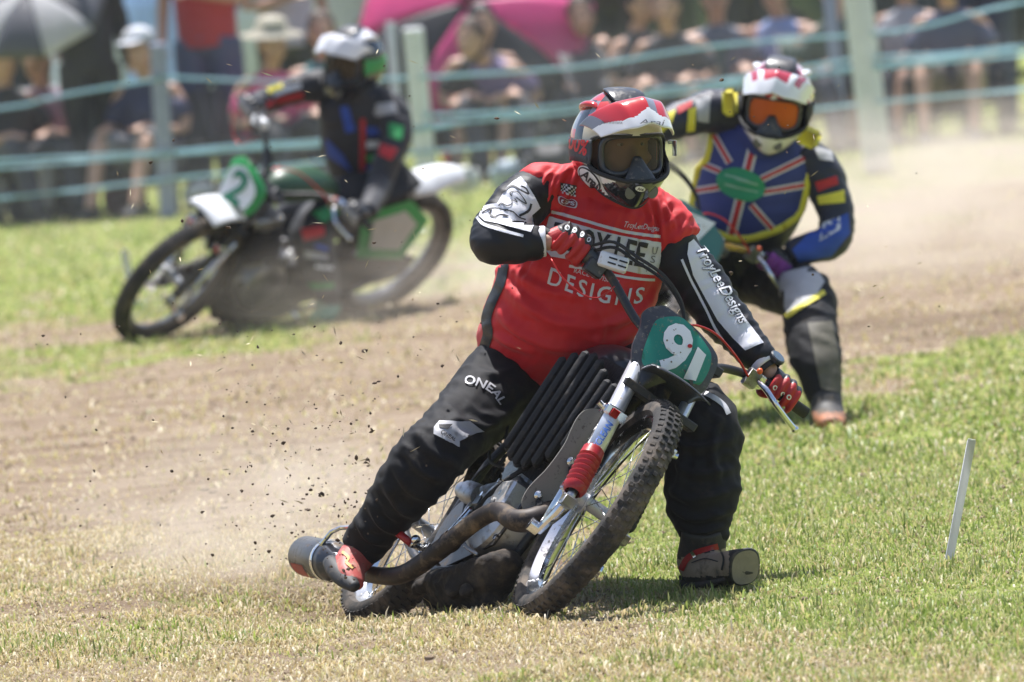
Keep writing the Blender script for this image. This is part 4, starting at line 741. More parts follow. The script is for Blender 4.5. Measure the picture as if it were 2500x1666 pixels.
decal('sleeve_panel', [[(1680, 594), (1692, 584), (1712, 610), (1736, 648), (1774, 712), (1808, 764), (1864, 838), (1842, 846), (1820, 856), (1790, 826), (1752, 782), (1734, 749), (1712, 710), (1692, 672), (1678, 622)]], TL_, JWHT, slL, .0025)
decal('sleeve_stripe', stroke([(1665, 634), (1684, 678), (1706, 720), (1726, 758), (1744, 796), (1766, 830)], 6), TL_, JWHT, slL, .0025)
mp = along([(1690, 618), (1720, 668), (1760, 735), (1800, 800)], 34); decal('sleeve_lettering', warp(glyphs('TroyLeeDesigns', .045, .25), mp), TL_, INKK, slL, .004, 6); decal('sleeve_lettering', warp(glyphs('TroyLeeDesigns', .012, .25), mp), TL_, JWHT, slL, .0055, 6)
# trouser badges
decal('thigh_lettering', warp(glyphs('ONEAL', .02, .1), along([(1133, 938), (1165, 945), (1195, 960), (1219, 990)], 21)), TT, GREYPAD, tro, .0035)
kb = np.array([(1280, 870), (1330, 815), (1590, 820), (1715, 905), (1650, 920), (1540, 880), (1420, 920), (1500, 990), (1500, 1040), (1280, 930)])/3.564+(700, 800); decal('knee_badge', [kb], TT, GREYPAD, tro, .003, 6); decal('knee_badge_inset', [np.array([(1322, 852), (1440, 848), (1400, 888), (1330, 878)])/3.564+(700, 800)], TT, INKK, tro, .0048, 6); decal('knee_lettering', warp(glyphs('ONEAL', .02), quad((1074, 1060), (1108, 1080), (1113, 1072), (1080, 1051))), TT, INKK, tro, .0048, 5)
decal('knee_badge', stroke([(1700, 955), (1735, 968), (1765, 990), (1778, 1012)], 12), TT, GREYPAD, tro, .003, 6)

# ---------------------------------------------------------------- the rider behind on the right
YEL = fabric('yellow_trim', (.74, .64, .05), var=.08); GRS = fabric('grey_leather_panel', (.42, .42, .43), var=.12); BLU = fabric('blue_print_cloth', (.02, .035, .20)); BRB = fabric('bright_blue_sleeve', (.02, .07, .38)); DRD = fabric('red_cloth', (.5, .02, .025)); WCL = fabric('white_cloth', (.72, .72, .74), var=.03); PUR = fabric('purple_glove', (.22, .03, .25), var=.4)
F2 = Gd(1390, 1098); Y2 = F2[1]; FM2 = Frame(F2, 4, 40, 0); FS2 = Frame(F2, 13, 40, 0)
pal2 = dict(rim=CHR, fork=FORK, gaiter=BLKR, bar=mat('gold_bar', (.62, .42, .12), .25, .8), board=mat('teal_board', (.05, .11, .11), .4), panel=mat('teal_number_panel', (.05, .17, .16), .4), ink=WHT, guardf=BLKP, frame=BLK, tank=BLK, guard=WHT, side=WHT, sidep=WHT, no='7')
bike2 = bike('race bike mostly hidden behind the leading rider, gold handlebar', FM2, FS2, pal2)
def offs(l, Y0): return [(q[0], q[1], Y0+q[2], *q[3:]) for q in l]
def rider(label, base, torso, lat, arms, legs, H, hands, suit, slv, trm, glm, bootl, Yo):
    r = thing('person', label, 'person', base); torso = offs(torso, Yo); arms = [offs(a, Yo) for a in arms]; legs = [offs(a, Yo) for a in legs]
    g = B(); head_face(H, g); g.tube(PX([q[:3] for q in torso]), [(q[3]*.8, q[4]*.8) for q in torso], 14, 3, side=lat)
    for l in arms+legs: g.tube(PX([q[:3] for q in l]), [q[3]*.7 for q in l], 10, 2)
    v, f, nn = fuse(g, .012, 3); bd = mk('body', v, f, SKIN, r); eyes(bd, H)
    g = B(); g.tube(PX([q[:3] for q in torso]), [(q[3], q[4]) for q in torso], 24, 4, side=lat); v, f, nn = fuse(g, .010, 4); v = wrinkle(v, nn, CU, 16, 7, .009, 4); jk = mk('jacket', v, f, suit, r); TJ2 = bvh(v, f); trees = []
    for k, l in enumerate(arms):
        g = B(); limb(g, l, 14, 4); v, f, nn = fuse(g, .009, 3); v = wrinkle(v, nn, P(*l[-1][:3])-P(*l[0][:3]), 24, 8, .008, 30+k); trees.append((mk('sleeve', v, f, slv, jk), bvh(v, f)))
    g = B(); limb(g, legs[0], 16, 4); limb(g, legs[1], 16, 4); g.ell(P(*torso[0][:3]), (.17, .15, .14)); v, f, nn = fuse(g, .010, 4); v = wrinkle(v, nn, CU+CR*.3, 20, 8, .010, 40); tr = mk('trousers', v, f, trm, r); TT2 = bvh(v, f)
    for (c, bx, fw_, n_, wr) in hands: glove(r, c, bx, fw_, n_, wr, [glm, BG], lambda q: 1 if q[2] > .03 else 0, .006)
    bts = []
    for pts, rr, side, mm in bootl: bts.append(boot(r, [P(a, b, Yo+c) for a, b, c in pts], rr, side, mm[0], mm[1], .009))
    return r, jk, TJ2, trees, tr, TT2, bts
H2 = headbasis(1898, 246, Y2+.70, -8, 12, 9)
armR2 = [(1800, 288, .80, .07), (1750, 270, .78, .078), (1690, 284, .74, .066), (1635, 302, .70, .06), (1565, 322, .64, .052), (1505, 332, .60, .045)]
armL2 = [(1950, 380, .80, .07), (1998, 415, .79, .078), (2028, 480, .77, .068), (2043, 545, .74, .062), (2026, 590, .70, .062), (1975, 607, .68, .052), (1925, 620, .66, .044)]
legL2 = [(1800, 645, 1.15, .13), (1860, 672, 1.02, .112), (1925, 702, .78, .10), (1975, 726, .50, .09), (1978, 790, .34, .092), (1990, 870, .17, .088), (2008, 945, .10, .066), (2018, 985, .06, .05)]
legR2 = [(1740, 650, 1.0, .13), (1690, 610, .82, .11), (1620, 660, .62, .095), (1560, 750, .58, .085), (1530, 850, .6, .06)]
hd2 = [(FS2.p(.388, -.43, .984), FS2.r, FS2.f, FS2.u, P(1495, 335, Y2+.60)), (FS2.p(-.345, -.433, .982), -FS2.r, FS2.f, FS2.u, P(1920, 622, Y2+.66))]
OB = mat('orange_boot_toe', (.42, .16, .075), .6, var=.4, dirt=((.13, .10, .075), .55, 18))
def bf2(q): p = prj(q)[0]; return 1 if p[1] > 1006 else 0
r2, jk2, TJ2, tr2, tro2, TT2, bt_2 = rider('rider in flag chest protector and white and red helmet, behind the leading rider', Gd(2030, 1050),
    [(1762, 640, 1.05, .15, .12), (1795, 575, .95, .165, .13), (1830, 490, .85, .19, .13), (1855, 410, .82, .185, .12), (1872, 355, .80, .17, .09), (1886, 320, .78, .075, .075), (1893, 290, .76, .06, .06)], nrm(.90*CR-.43*CU),
    [armR2, armL2], [legR2, legL2], H2, hd2, NAVY, NAVY, TRB, PUR,
    [([(2014, 950, .09), (2018, 985, .06), (2022, 1012, .02), (2028, 1028, -.06), (2032, 1036, -.13)], [(.058, .055), (.056, .06), (.058, .05), (.055, .038), (.038, .02)], nrm(CR), ([BB, OB], bf2)), ([(1535, 820, .6), (1528, 860, .6), (1500, 880, .5), (1490, 885, .45)], [.05, .055, .045, .03], nrm(CR), ([BB, OB], lambda q: 0))], Y2)
HPK = mat('pink_red_gloss', (.55, .05, .08), .15, coat=1); HMA = mat('maroon_gloss', (.16, .02, .04), .12, coat=1)
def z2(t, p):
    at = abs(t)
    if p < -.3: return 0
    if p > .45 and at < .5+.5*p: return 2 if p < 1.2 else 0
    return (0, 1)[int((at*2.6+p*1.4) // .55) % 2]
hel2, TH2, TS2, TP2 = helmet(r2, H2, (z2, (HW, HPK, HMA)), glass('orange_mirror_lens', (.80, .15, .012), .55, .08, 1.1), BLKP, (lambda u, t: 0 if t > .62 else (1 if abs(u) < .3 else (0 if abs(u) < .45 else (1 if abs(u) < .62 else 0))), (HW, HPK), 0), BLKR, BLKR)
def P2(l): return [(x, y) for x, y in l]
prot = [(1772, 220), (1792, 232), (1790, 285), (1805, 330), (1835, 375), (1880, 385), (1930, 345), (1950, 320), (1992, 345), (1968, 420), (1958, 470), (1945, 515), (1905, 550), (1860, 568), (1810, 577), (1760, 566), (1722, 540), (1700, 500), (1692, 465), (1706, 425), (1736, 388), (1748, 330), (1758, 270)]
cp = decal('chest_protector', [cat_rom(np.array(prot, float), 2, True)], TJ2, BLU, r2, .012, 9); pv = np.array([list(v_.co) for v_ in cp.data.vertices])+BASE[r2.name]; TPR = bvh(pv, [list(p.vertices) for p in cp.data.polygons])
md = cp.modifiers.new('thick', 'SOLIDIFY'); md.thickness = .010; md.offset = 1
for a, b2 in (((1838, 365), (1786, 572)), ((1690, 468), (1765, 455)), ((1862, 470), (1962, 452)), ((1738, 320), (1782, 398)), ((1702, 396), (1760, 420)), ((1858, 438), (1962, 388)), ((1834, 500), (1885, 558))):
    wd = 26 if a == (1838, 365) else 18; decal('flag_stripe', [stroke([a, b2], wd, 2)[0] if False else q for q in stroke([a, ((a[0]+b2[0])/2, (a[1]+b2[1])/2), b2], wd, 2)], TPR, WCL, cp, .0025, 9); decal('flag_stripe', stroke([a, ((a[0]+b2[0])/2, (a[1]+b2[1])/2), b2], wd*.5, 2), TPR, DRD, cp, .005, 9)
decal('green_oval', [blobpts((1810, 450), 60, 38, 17)], TPR, mat('green_badge', (.01, .26, .12), .5), cp, .008, 9)
for y_ in (436, 456): decal('badge_lettering', stroke([(1772, y_-8), (1810, y_+3), (1850, y_+14)], 5), TPR, mat('pale_green_print', (.25, .45, .33), .5), cp, .0105, 9)
ed = []
for q in cat_rom(np.array(prot[12:]+prot[:3], float), 3):
    h = TJ2.ray_cast(Vector(CC), Vector(ray(*q)).normalized())
    if h[0] is not None: ed.append(np.array(h[0])+np.array(h[1])*.012)
B().tube(ed, .017, 8).out('protector_edging', YEL, cp); ed = []
for q in cat_rom(np.array(prot[8:13], float), 3):
    h = TJ2.ray_cast(Vector(CC), Vector(ray(*q)).normalized())
    if h[0] is not None: ed.append(np.array(h[0])+np.array(h[1])*.012)
if len(ed) > 2: B().tube(ed, .017, 8).out('protector_edging', YEL, cp)
B().box(P(1782, 250, Y2+.68), (.027, .02, .05), (CR, FW, CU), .4).out('shoulder_pad', YEL, cp); B().box(P(1974, 335, Y2+.66), (.042, .02, .035), (nrm(CR*.9-CU*.4), FW, nrm(CU*.9+CR*.4)), .4).out('shoulder_pad', YEL, cp)
for k_, (pl, mm, ar) in enumerate((([(1612, 285), (1650, 268), (1640, 300), (1610, 330)], YEL, 0), ([(1652, 262), (1690, 246), (1688, 262), (1655, 280)], DRD, 0), ([(1700, 246), (1735, 235), (1730, 300), (1702, 296)], GRS, 0), ([(1680, 268), (1700, 262), (1695, 320), (1675, 322)], YEL, 0), ([(1985, 355), (2030, 370), (2035, 395), (2000, 390)], GRS, 1), ([(1990, 445), (2042, 430), (2046, 450), (1998, 468)], DRD, 1), ([(1995, 480), (2060, 465), (2062, 495), (2000, 500)], YEL, 1), ([(1985, 560), (2070, 520), (2074, 570), (2030, 625), (1950, 640), (1935, 610), (1960, 585)], BRB, 1), ([(2010, 545), (2050, 530), (2052, 560), (2000, 590)], WCL, 1))): decal('sleeve_patch', [pl], tr2[ar][1], mm, tr2[ar][0], .003, 9)
decal('knee_panel', [[(1905, 668), (1990, 650), (2012, 690), (1985, 735), (1925, 772), (1905, 720)]], TT2, GRS, tro2, .004, 9); decal('knee_trim', stroke([(1920, 776), (1965, 745), (2012, 715)], 12), TT2, YEL, tro2, .005, 9); decal('shin_panel', [[(1972, 790), (2030, 785), (2052, 900), (2050, 960), (2005, 950), (1990, 880)]], TT2, mat('worn_shin_leather', (.10, .09, .065), .7, var=.6, vs=25), tro2, .004, 9)
decal('hip_panel', [[(1640, 500), (1700, 540), (1760, 600), (1700, 620), (1640, 560)]], TT2, GRS, tro2, .004, 9)

# ---------------------------------------------------------------- the rider on the left
F3 = Gd(345, 830); Y3 = F3[1]; FM3 = Frame(F3, -47, 40, 0); FS3 = Frame(F3, -37, 43, 0)
GRB = mat('green_plastic', (.03, .30, .08), .4, var=.15); pal3 = dict(rim=mat('dark_rim', (.2, .2, .21), .3, .8), fork=BLK, gaiter=BLKR, bar=BLK, board=GRB, panel=WHT, ink=mat('green_print', (.02, .2, .1), .5), guardf=WHT, frame=BLK, tank=mat('dark_green_tank', (.03, .08, .04), .4), guard=WHT, side=GRB, sidep=mat('pale_number_panel', (.5, .5, .48), .5), no='2')
bike3 = bike('green and black race bike sliding on the left, white rear mudguard', FM3, FS3, pal3)
H3 = headbasis(866, 148, Y3+.42, -38, 8, 6); g3R, g3L = FS3.p(.388, -.43, .984), FS3.p(-.345, -.433, .982)
def toward(p, dY): q = prj(p)[0]; return (q[0], q[1], p[1]-Y3+dY)
wR = toward(g3R, .05); wL = toward(g3L, .05)
armR3 = [(850, 235, .52, .07), (800, 212, .52, .08), (745, 214, .50, .068), (690, 230, .50, .060), (620, 258, .50, .052), (wR[0]+34, wR[1]-10, wR[2], .044)]
armL3 = [(925, 250, .44, .07), (955, 275, .42, .08), (968, 335, .36, .07), (945, 390, .28, .062), ((945+wL[0])/2+20, (390+wL[1])/2, .22, .054), (wL[0]+30, wL[1]-6, wL[2], .044)]
legL3 = [(905, 480, .62, .13), (850, 505, .42, .12), (790, 535, .20, .105), (762, 570, .10, .095), (772, 630, .08, .09), (790, 690, .07, .07), (800, 735, .06, .056)]
legR3 = [(895, 465, .80, .13), (830, 480, .85, .115), (740, 520, .88, .1), (705, 550, .9, .09), (720, 610, .88, .075), (735, 660, .86, .058)]
hd3 = [(g3R, FS3.r, FS3.f, FS3.u, P(wR[0]+30, wR[1]-9, Y3+wR[2])), (g3L, -FS3.r, FS3.f, FS3.u, P(wL[0]+26, wL[1]-5, Y3+wL[2]))]
SUIT3 = fabric('dark_striped_suit', (.02, .02, .026), var=.3); GBT = mat('green_boot', (.01, .22, .12), .5, var=.3)
r3, jk3, TJ3, tr3, tro3, TT3, bt_3 = rider('rider in dark striped suit on the left, right arm stretched to the bars', Gd(800, 775),
    [(905, 480, .70, .15, .12), (898, 430, .64, .165, .13), (885, 350, .55, .185, .13), (878, 285, .50, .185, .12), (874, 240, .47, .17, .09), (870, 215, .45, .075, .075), (868, 190, .44, .06, .06)], nrm(.97*CR-.2*CU),
    [armR3, armL3], [legR3, legL3], H3, hd3, SUIT3, SUIT3, SUIT3, mat('grey_glove', (.3, .3, .32), .6),
    [([(798, 715, .07), (802, 745, .06), (798, 765, .02), (785, 772, -.06), (772, 776, -.12)], [(.056, .055), (.058, .06), (.05, .05), (.05, .04), (.035, .025)], nrm(CR), ([GBT, BB], lambda q: 1 if prj(q)[0][0] > 790 and prj(q)[0][1] < 745 else 0)), ([(733, 640, .86), (738, 672, .86), (725, 690, .78), (715, 692, .72)], [.052, .055, .045, .03], nrm(CR), ([BB, GBT], lambda q: 0))], Y3)
hel3, TH3, TS3, TP3 = helmet(r3, H3, (lambda t, p: 2 if (-.2 < p < .1 and abs(t) > 1.0) else (0 if p > .8 else 1), (HW, HK, mat('green_helmet_gloss', (.02, .28, .08), .15, coat=1))), glass('smoke_lens', (.4, .36, .25), .3), BLKP, (lambda u, t: 0, (HW, HW), 0), BLKR, GRB)  # white crown is the sun highlight, put into the shell colour
for pl, mm, tr_, ob in (([(830, 262), (850, 258), (868, 320), (845, 325)], BRB, TJ3, jk3), ([(895, 312), (955, 308), (955, 328), (898, 332)], BRB, TJ3, jk3), ([(895, 345), (950, 342), (950, 358), (895, 362)], WCL, TJ3, jk3), ([(895, 378), (948, 374), (946, 392), (895, 394)], GRB, TJ3, jk3), ([(893, 405), (940, 402), (940, 420), (893, 424)], BRB, TJ3, jk3), ([(880, 290), (892, 290), (890, 430), (878, 430)], DRD, TJ3, jk3), ([(795, 335), (840, 380), (860, 420), (800, 380)], BRB, TJ3, jk3)): decal('suit_stripe', [pl], tr_, mm, ob, .004, 9)
decal('sleeve_stripe', stroke([(668, 232), (700, 219), (735, 209)], 12), tr3[0][1], WCL, tr3[0][0], .004, 9); decal('sleeve_stripe', stroke([(600, 278), (680, 246), (740, 232)], 14), tr3[0][1], DRD, tr3[0][0], .004, 9); decal('sleeve_patch', stroke([(655, 224), (690, 210)], 12, 1), tr3[0][1], YEL, tr3[0][0], .006, 9)
for pl, mm in (([(905, 255), (960, 250), (975, 275), (920, 285)], GRS), ([(950, 300), (985, 310), (980, 345), (950, 335)], GRB), ([(930, 350), (970, 365), (955, 392), (925, 378)], DRD)): decal('sleeve_patch', [pl], tr3[1][1], mm, tr3[1][0], .004, 9)
for pl, mm in (([(760, 520), (800, 505), (830, 520), (790, 545)], GRB), ([(735, 560), (790, 552), (792, 575), (742, 590)], DRD), ([(748, 690), (815, 690), (815, 705), (752, 708)], GRB), ([(745, 612), (800, 622), (800, 636), (745, 630)], GRS)): decal('leg_patch', [pl], TT3, mm, tro3, .004, 9)
decal('thigh_panel', [[(805, 470), (880, 440), (900, 460), (840, 500), (815, 505)]], TT3, DRD, tro3, .004, 9); decal('thigh_panel', [[(830, 475), (870, 458), (872, 474), (838, 492)]], TT3, GRS, tro3, .006, 9); decal('shin_stripe', stroke([(770, 600), (800, 610)], 10, 1), TT3, BRB, tro3, .004, 9); decal('shin_stripe', stroke([(770, 650), (812, 655)], 10, 1), TT3, WCL, tro3, .004, 9)

# ================================================================== FENCE
fn = thing('tape_fence', 'post and teal tape fence along the edge of the track', 'fence', Gd(1045, 480))
POST = mat('weathered_pale_post', (.70, .71, .73), .8, var=.15, bump=.4, bs=60); POSTG = mat('grey_steel_post', (.27, .29, .40), .5, var=.15); TEAL = thin('pale_teal_tape', (.50, .70, .78), .55)
def FY(px): return np.interp(px, [0, 410, 1045, 2145, 2500], [52.4, 52.0, 51.2, 49.8, 49.4])
for (a, b_, wd, mm) in (((385, 105), (411, 532), .052, POSTG), ((1008, 68), (1046, 490), .062, POST), ((2086, -70), (2146, 425), .083, POST), ((2022, -60), (2056, 345), .040, POSTG), ((952, 55), (985, 470), .03, POST), ((-620, 150), (-590, 610), .05, POSTG), ((3050, -80), (3090, 360), .07, POST)):
    Yp = FY(b_[0])+(3 if a[0] == 2022 else (2 if a[0] == 952 else 0)); t_ = P(*a, Yp); c_ = P(*b_, Yp); c_[2] = min(c_[2], -.05); h_ = (np.linalg.norm(t_-c_)); g = B(); g.lathe(c_, t_-c_, [(wd, 0), (wd, h_-.012), (wd*.8, h_), (wd*.05, h_+.002)], 14, caps=True); g.out('fence_post', mm, fn, sharp=40)
for pts in ([(-600, 330), (0, 265), (130, 237), (380, 194), (400, 189), (700, 200), (1010, 190), (1400, 165), (1650, 126), (1850, 102), (2115, 84), (2270, 62), (2500, 6), (3050, -60)], [(-600, 440), (0, 393), (400, 372), (560, 358), (790, 343), (1030, 308), (1400, 272), (1600, 220), (1800, 200), (2120, 168), (2500, 133), (3070, 60)], [(-600, 460), (0, 410), (570, 366), (800, 352), (1030, 318), (1350, 262), (1610, 232), (1900, 200), (2120, 160), (2500, 118), (3070, 40)], [(-600, 540), (0, 485), (410, 438), (560, 422), (780, 396), (1035, 372), (1400, 338), (1700, 298), (2000, 266), (2125, 252), (2500, 218), (3080, 150)], [(1030, 282), (1200, 276), (1340, 262), (1500, 240), (1800, 190), (2040, 152), (2120, 140), (2300, 132), (2500, 112)]):
    q = cat_rom(np.array([P(x, y, FY(x)-.09) for x, y in pts]), 4); n_ = len(q); tw = np.array([sin(i*1.3+pts[0][1])*.35 for i in range(n_)]); up_ = A3(0, 0, 1)
    wv = np.stack([up_*cos(a)+A3(0, 1, 0)*sin(a) for a in tw]); g = B(); g.sheet(np.stack([q-wv*.0105, q, q+wv*.0105], 1), .002); g.out('fence_tape', TEAL, fn)

# ================================================================== SPECTATORS
HAIRB = mat('brown_hair', (.07, .04, .025), .6, var=.4, vs=60, bump=.6, bs=200); HAIRK = mat('dark_hair', (.015, .013, .012), .5, var=.4, vs=60, bump=.6, bs=200)
def cl(name, c, **k): return fabric(name, c, **k)
def spectator(label, px, py, Y, pose, yaw, top, bottom, hair=HAIRB, hat=None, arms=('lap', 'lap'), shorts=False, short_sleeves=True, shoe=None, sc=1.0, lean=0):
    o = P(px, py, Y); o[2] = 0; yw = radians(yaw); X = A3(cos(yw), sin(yw), 0)*sc; Yv = A3(-sin(yw), cos(yw), 0)*sc; Bs = Basis(o, X, Yv, A3(0, 0, 1)*sc); r = thing('person', label, 'person', o, 'spectators behind the fence')
    if pose == 'stand': hip, sh, kn, ft, fy, ky = .92, 1.42, .50, .08, 0, 0
    else: hip, sh, kn, ft, fy, ky = .30, .76, .44, .07, -.62, -.42
    L = lambda x, y, z: (x, y-lean*max(0, z-hip), z-abs(lean)*.25*max(0, z-hip)); hd = L(0, -.02, sh+.235)
    leg = {s: [(s*.09, 0, hip), (s*(.12 if pose != 'stand' else .10), ky*.6, (hip+kn)/2+(.04 if pose != 'stand' else 0)), (s*(.15 if pose != 'stand' else .10), ky, kn), (s*.15 if pose != 'stand' else s*.11, (ky+fy)/2, (kn+ft)/2), (s*.15 if pose != 'stand' else s*.12, fy, ft)] for s in (-1, 1)}
    arm = {}
    for s, k in zip((-1, 1), arms):
        S0 = L(s*.17, 0, sh-.02)
        if k == 'down': e, h_ = (s*.24, .03, sh-.30), (s*.25, -.05, sh-.55)
        elif k == 'fold': e, h_ = (s*.25, -.06, sh-.27), (-s*.06, -.24, sh-.22)
        elif k == 'raise': e, h_ = (s*.27, -.10, sh-.24), (s*.10, -.22, sh+.08)
        elif k == 'out': e, h_ = (s*.33, -.12, sh-.15), (s*.45, -.28, sh-.02)
        else: e, h_ = (s*.25, -.06, sh-.26), (s*.12, -.34, kn+.10 if pose != 'stand' else hip+.05)
        arm[s] = [S0, L(*e), L(*h_)]
    b = B(Bs); b.ell(hd, (.078, .096, .115)); b.ell((hd[0], hd[1]-.04, hd[2]-.06), (.055, .06, .06)); b.tube([(hd[0], hd[1]-.09, hd[2]+.005), (hd[0], hd[1]-.115, hd[2]-.03), (hd[0], hd[1]-.1, hd[2]-.045)], [.009, .014, .01], 8, 2); b.tube([L(0, .02, sh-.04), L(0, .0, sh+.1), hd], .052, 10)
    for s in (-1, 1):
        b.ell((hd[0]+s*.08, hd[1]+.01, hd[2]-.01), (.012, .022, .032))
        b.tube([L(0, 0, sh-.08), *arm[s]], [.06, .045, .036, .026], 10, 3); hx = A3(*arm[s][2]); b.ell(hx+A3(0, -.035, -.01), (.036, .05, .02))
        for fx in (-.025, -.009, .009, .024): b.tube([hx+A3(fx, -.06, -.008), hx+A3(fx*1.1, -.095, -.014), hx+A3(fx*1.1, -.115, -.03)], .0085, 6)
        b.tube([hx+A3(-s*.03, -.02, -.005), hx+A3(-s*.05, -.05, -.012), hx+A3(-s*.048, -.075, -.02)], .010, 6); b.tube(leg[s], [.08, .072, .054, .045, .036], 10, 3)
    b.tube([(0, 0, hip-.04), L(0, .01, (hip+sh)/2), L(0, 0, sh)], [(.13, .09), (.12, .09), (.13, .08)], 14, 3, side=(1, 0, 0)); v, f, nn = fuse(b, .011, 2); bd = mk('body', v, f, SKIN, r)
    for s in (-1, 1): B(Bs).ell((hd[0]+s*.03, hd[1]-.088, hd[2]+.012), (.011, .008, .007)).out('eye', mat('dark_iris', (.05, .035, .02), .15), bd)
    B(Bs).tube([(hd[0]-.022, hd[1]-.094, hd[2]-.062), (hd[0], hd[1]-.1, hd[2]-.063), (hd[0]+.022, hd[1]-.094, hd[2]-.062)], .005, 6).out('mouth', mat('lips', (.35, .12, .10), .5), bd)
    b = B(Bs); b.tube([(0, 0, hip-.05), (0, .01, hip+.08), L(0, .01, (hip+sh)/2), L(0, .005, sh-.10), L(0, 0, sh-.01), L(0, .01, sh+.045)], [(.165, .125), (.17, .13), (.175, .13), (.19, .125), (.165, .085), (.07, .065)], 20, 4, side=(1, 0, 0))
    for s in (-1, 1):
        A_, E_, W_ = map(np.array, arm[s])
        if short_sleeves: b.tube([A_*.9, A_*.5+E_*.5, A_*.25+E_*.75], [.07, .064, .06], 12)
        else: b.tube([A_*.92+A3(0, 0, sh*.08), A_*.5+E_*.5, E_, E_*.1+W_*.9], [.075, .062, .054, .042], 12, 3)
    v, f, nn = fuse(b, .011, 3); v = wrinkle(v, nn, (0, 0, 1), 18, 8, .008, px % 13); mk('top', v, f, top, r)
    b = B(Bs); b.ell((0, .01, hip+.0), (.165, .13, .12))
    for s in (-1, 1):
        q = leg[s]; rr = [.105, .095, .075, .065, .058]
        if shorts: q, rr = q[:3], rr[:2]+[.085]
        b.tube(q, rr, 12, 3)
    v, f, nn = fuse(b, .011, 3); v = wrinkle(v, nn, (.3, 0, 1), 16, 8, .007, px % 7); mk('bottoms', v, f, bottom, r)
    for s in (-1, 1):
        p = A3(*leg[s][-1]); b = B(Bs); b.tube([p+A3(0, .06, -.03), p+A3(0, .0, -.03), p+A3(0, -.10, -.04), p+A3(0, -.16, -.05)], [(.034, .03), (.042, .042), (.045, .03), (.03, .018)], 12, 3, side=(1, 0, 0)); b.out('shoe', shoe or BLKR, r)
    b = B(Bs); b.ell((hd[0], hd[1]+.018, hd[2]+.025), (.088, .102, .112)); b.ell((hd[0], hd[1]+.05, hd[2]-.04), (.082, .07, .10)); v, f, nn = fuse(b, .01, 1); fm = facemid(v, f); loc = np.linalg.solve(Bs.A.T, (fm-o).T).T; kp = [i for i in range(len(f)) if not (loc[i][1] < hd[1]-.035 and loc[i][2] < hd[2]+.055)]
    mk('hair', v, [f[i] for i in kp], hair, r)
    if hat:
        b = B(Bs); c_ = A3(*hd)+A3(0, 0, .05)
        if hat[0] == 'sun': b.lathe(c_, (0, -.12, 1), [(.19, -.015), (.185, -.005), (.105, .012), (.098, .06), (.075, .095), (.03, .105), (.002, .106)], 26)
        else: b.lathe(c_, (0, -.05, 1), [(.1, .0), (.098, .04), (.075, .075), (.03, .092), (.002, .094)], 22); b.tube([c_+A3(0, -.07, .012), c_+A3(0, -.15, .0), c_+A3(0, -.18, -.01)], [(.075, .006), (.075, .006), (.04, .004)], 12, 3, side=(1, 0, 0))
        b.out('hat', hat[1], r)
    return r
def chair(label, px, py, Y, yaw, cloth):
    o = P(px, py, Y); o[2] = 0; yw = radians(yaw); Bs = Basis(o, A3(cos(yw), sin(yw), 0), A3(-sin(yw), cos(yw), 0), A3(0, 0, 1)); r = thing('folding_chair', label, 'chair', o, 'camping chairs behind the fence'); ST = mat('chair_steel', (.10, .10, .11), .6, .2)
    gr = [[A3(x, y, .20-.03*(1-(x/.26)**2)) for y in np.linspace(-.28, .20, 5)] for x in np.linspace(-.26, .26, 7)]; B(Bs).sheet(np.array(gr), .008).out('seat', cloth, r)
    gr = [[A3(x, .17+.20*t+.03*(1-(x/.26)**2), .20+.50*t) for t in np.linspace(0, 1, 6)] for x in np.linspace(-.26, .26, 7)]; B(Bs).sheet(np.array(gr), .008).out('backrest', cloth, r)
    for s in (-1, 1):
        B(Bs).tube([(s*.27, -.30, 0), (s*.27, -.28, .20), (s*.27, -.27, .38)], .011, 8).out('leg', ST, r); B(Bs).tube([(s*.27, .24, 0), (s*.27, .17, .20), (s*.27, .37, .71)], .011, 8).out('leg', ST, r); B(Bs).tube([(s*.275, -.30, .39), (s*.275, .24, .39)], [(.03, .012)]*2, 8, side=(1, 0, 0)).out('armrest', BLKR, r)
    return r
def umbrella(label, apex, ax, R, c1, c2, grip, group='umbrellas in the crowd'):
    ax = nrm(ax); a = nrm(np.cross(ax, A3(0, 1, 0))); b_ = np.cross(ax, a); r = thing('umbrella', label, 'umbrella', grip, group); sag = .42
    for k in range(8):
        gr = []
        for u in np.linspace(0, 1, 7):
            row = []
            for t in np.linspace(0.0, 1, 9): th = (k+u)*pi/4; rr = R*sin(t*1.25)/sin(1.25); dip = .06*R*t*sin(pi*u); row.append(apex-ax*(sag*R*(1-cos(t*1.25))/(1-cos(1.25))+0)+(cos(th)*a+sin(th)*b_)*(rr*(1-.045*sin(pi*u)*t))-ax*-dip*.4)
            gr.append(row)
        B().sheet(np.array(gr), .002).out('canopy_panel', c1 if k % 2 else c2, r); th = k*pi/4; q = [apex-ax*(sag*R*(1-cos(t*1.25))/(1-cos(1.25))+.008)+(cos(th)*a+sin(th)*b_)*R*sin(t*1.25)/sin(1.25) for t in np.linspace(0, 1, 7)]; B().tube(q, .004, 6).out('rib', BLK, r)
    B().tube([apex+ax*.05, apex, grip], .008, 8).out('shaft', BLK, r); d = nrm(grip-apex); B().tube([grip-d*.02, grip+d*.06, grip+d*.10, grip+d*.11+a*.03, grip+d*.08+a*.05], .013, 8, 3).out('handle', BLKR, r); return r
DEN = cl('denim', (.06, .085, .17), var=.2); BLKC = cl('black_coat', (.012, .013, .016)); OLV = cl('olive_trousers', (.06, .065, .05)); FLR = mat('floral_cloth', (.42, .26, .36), .7, var=.7, vs=9); CHK = mat('navy_check_cloth', (.03, .035, .09), .7, var=.8, vs=18)
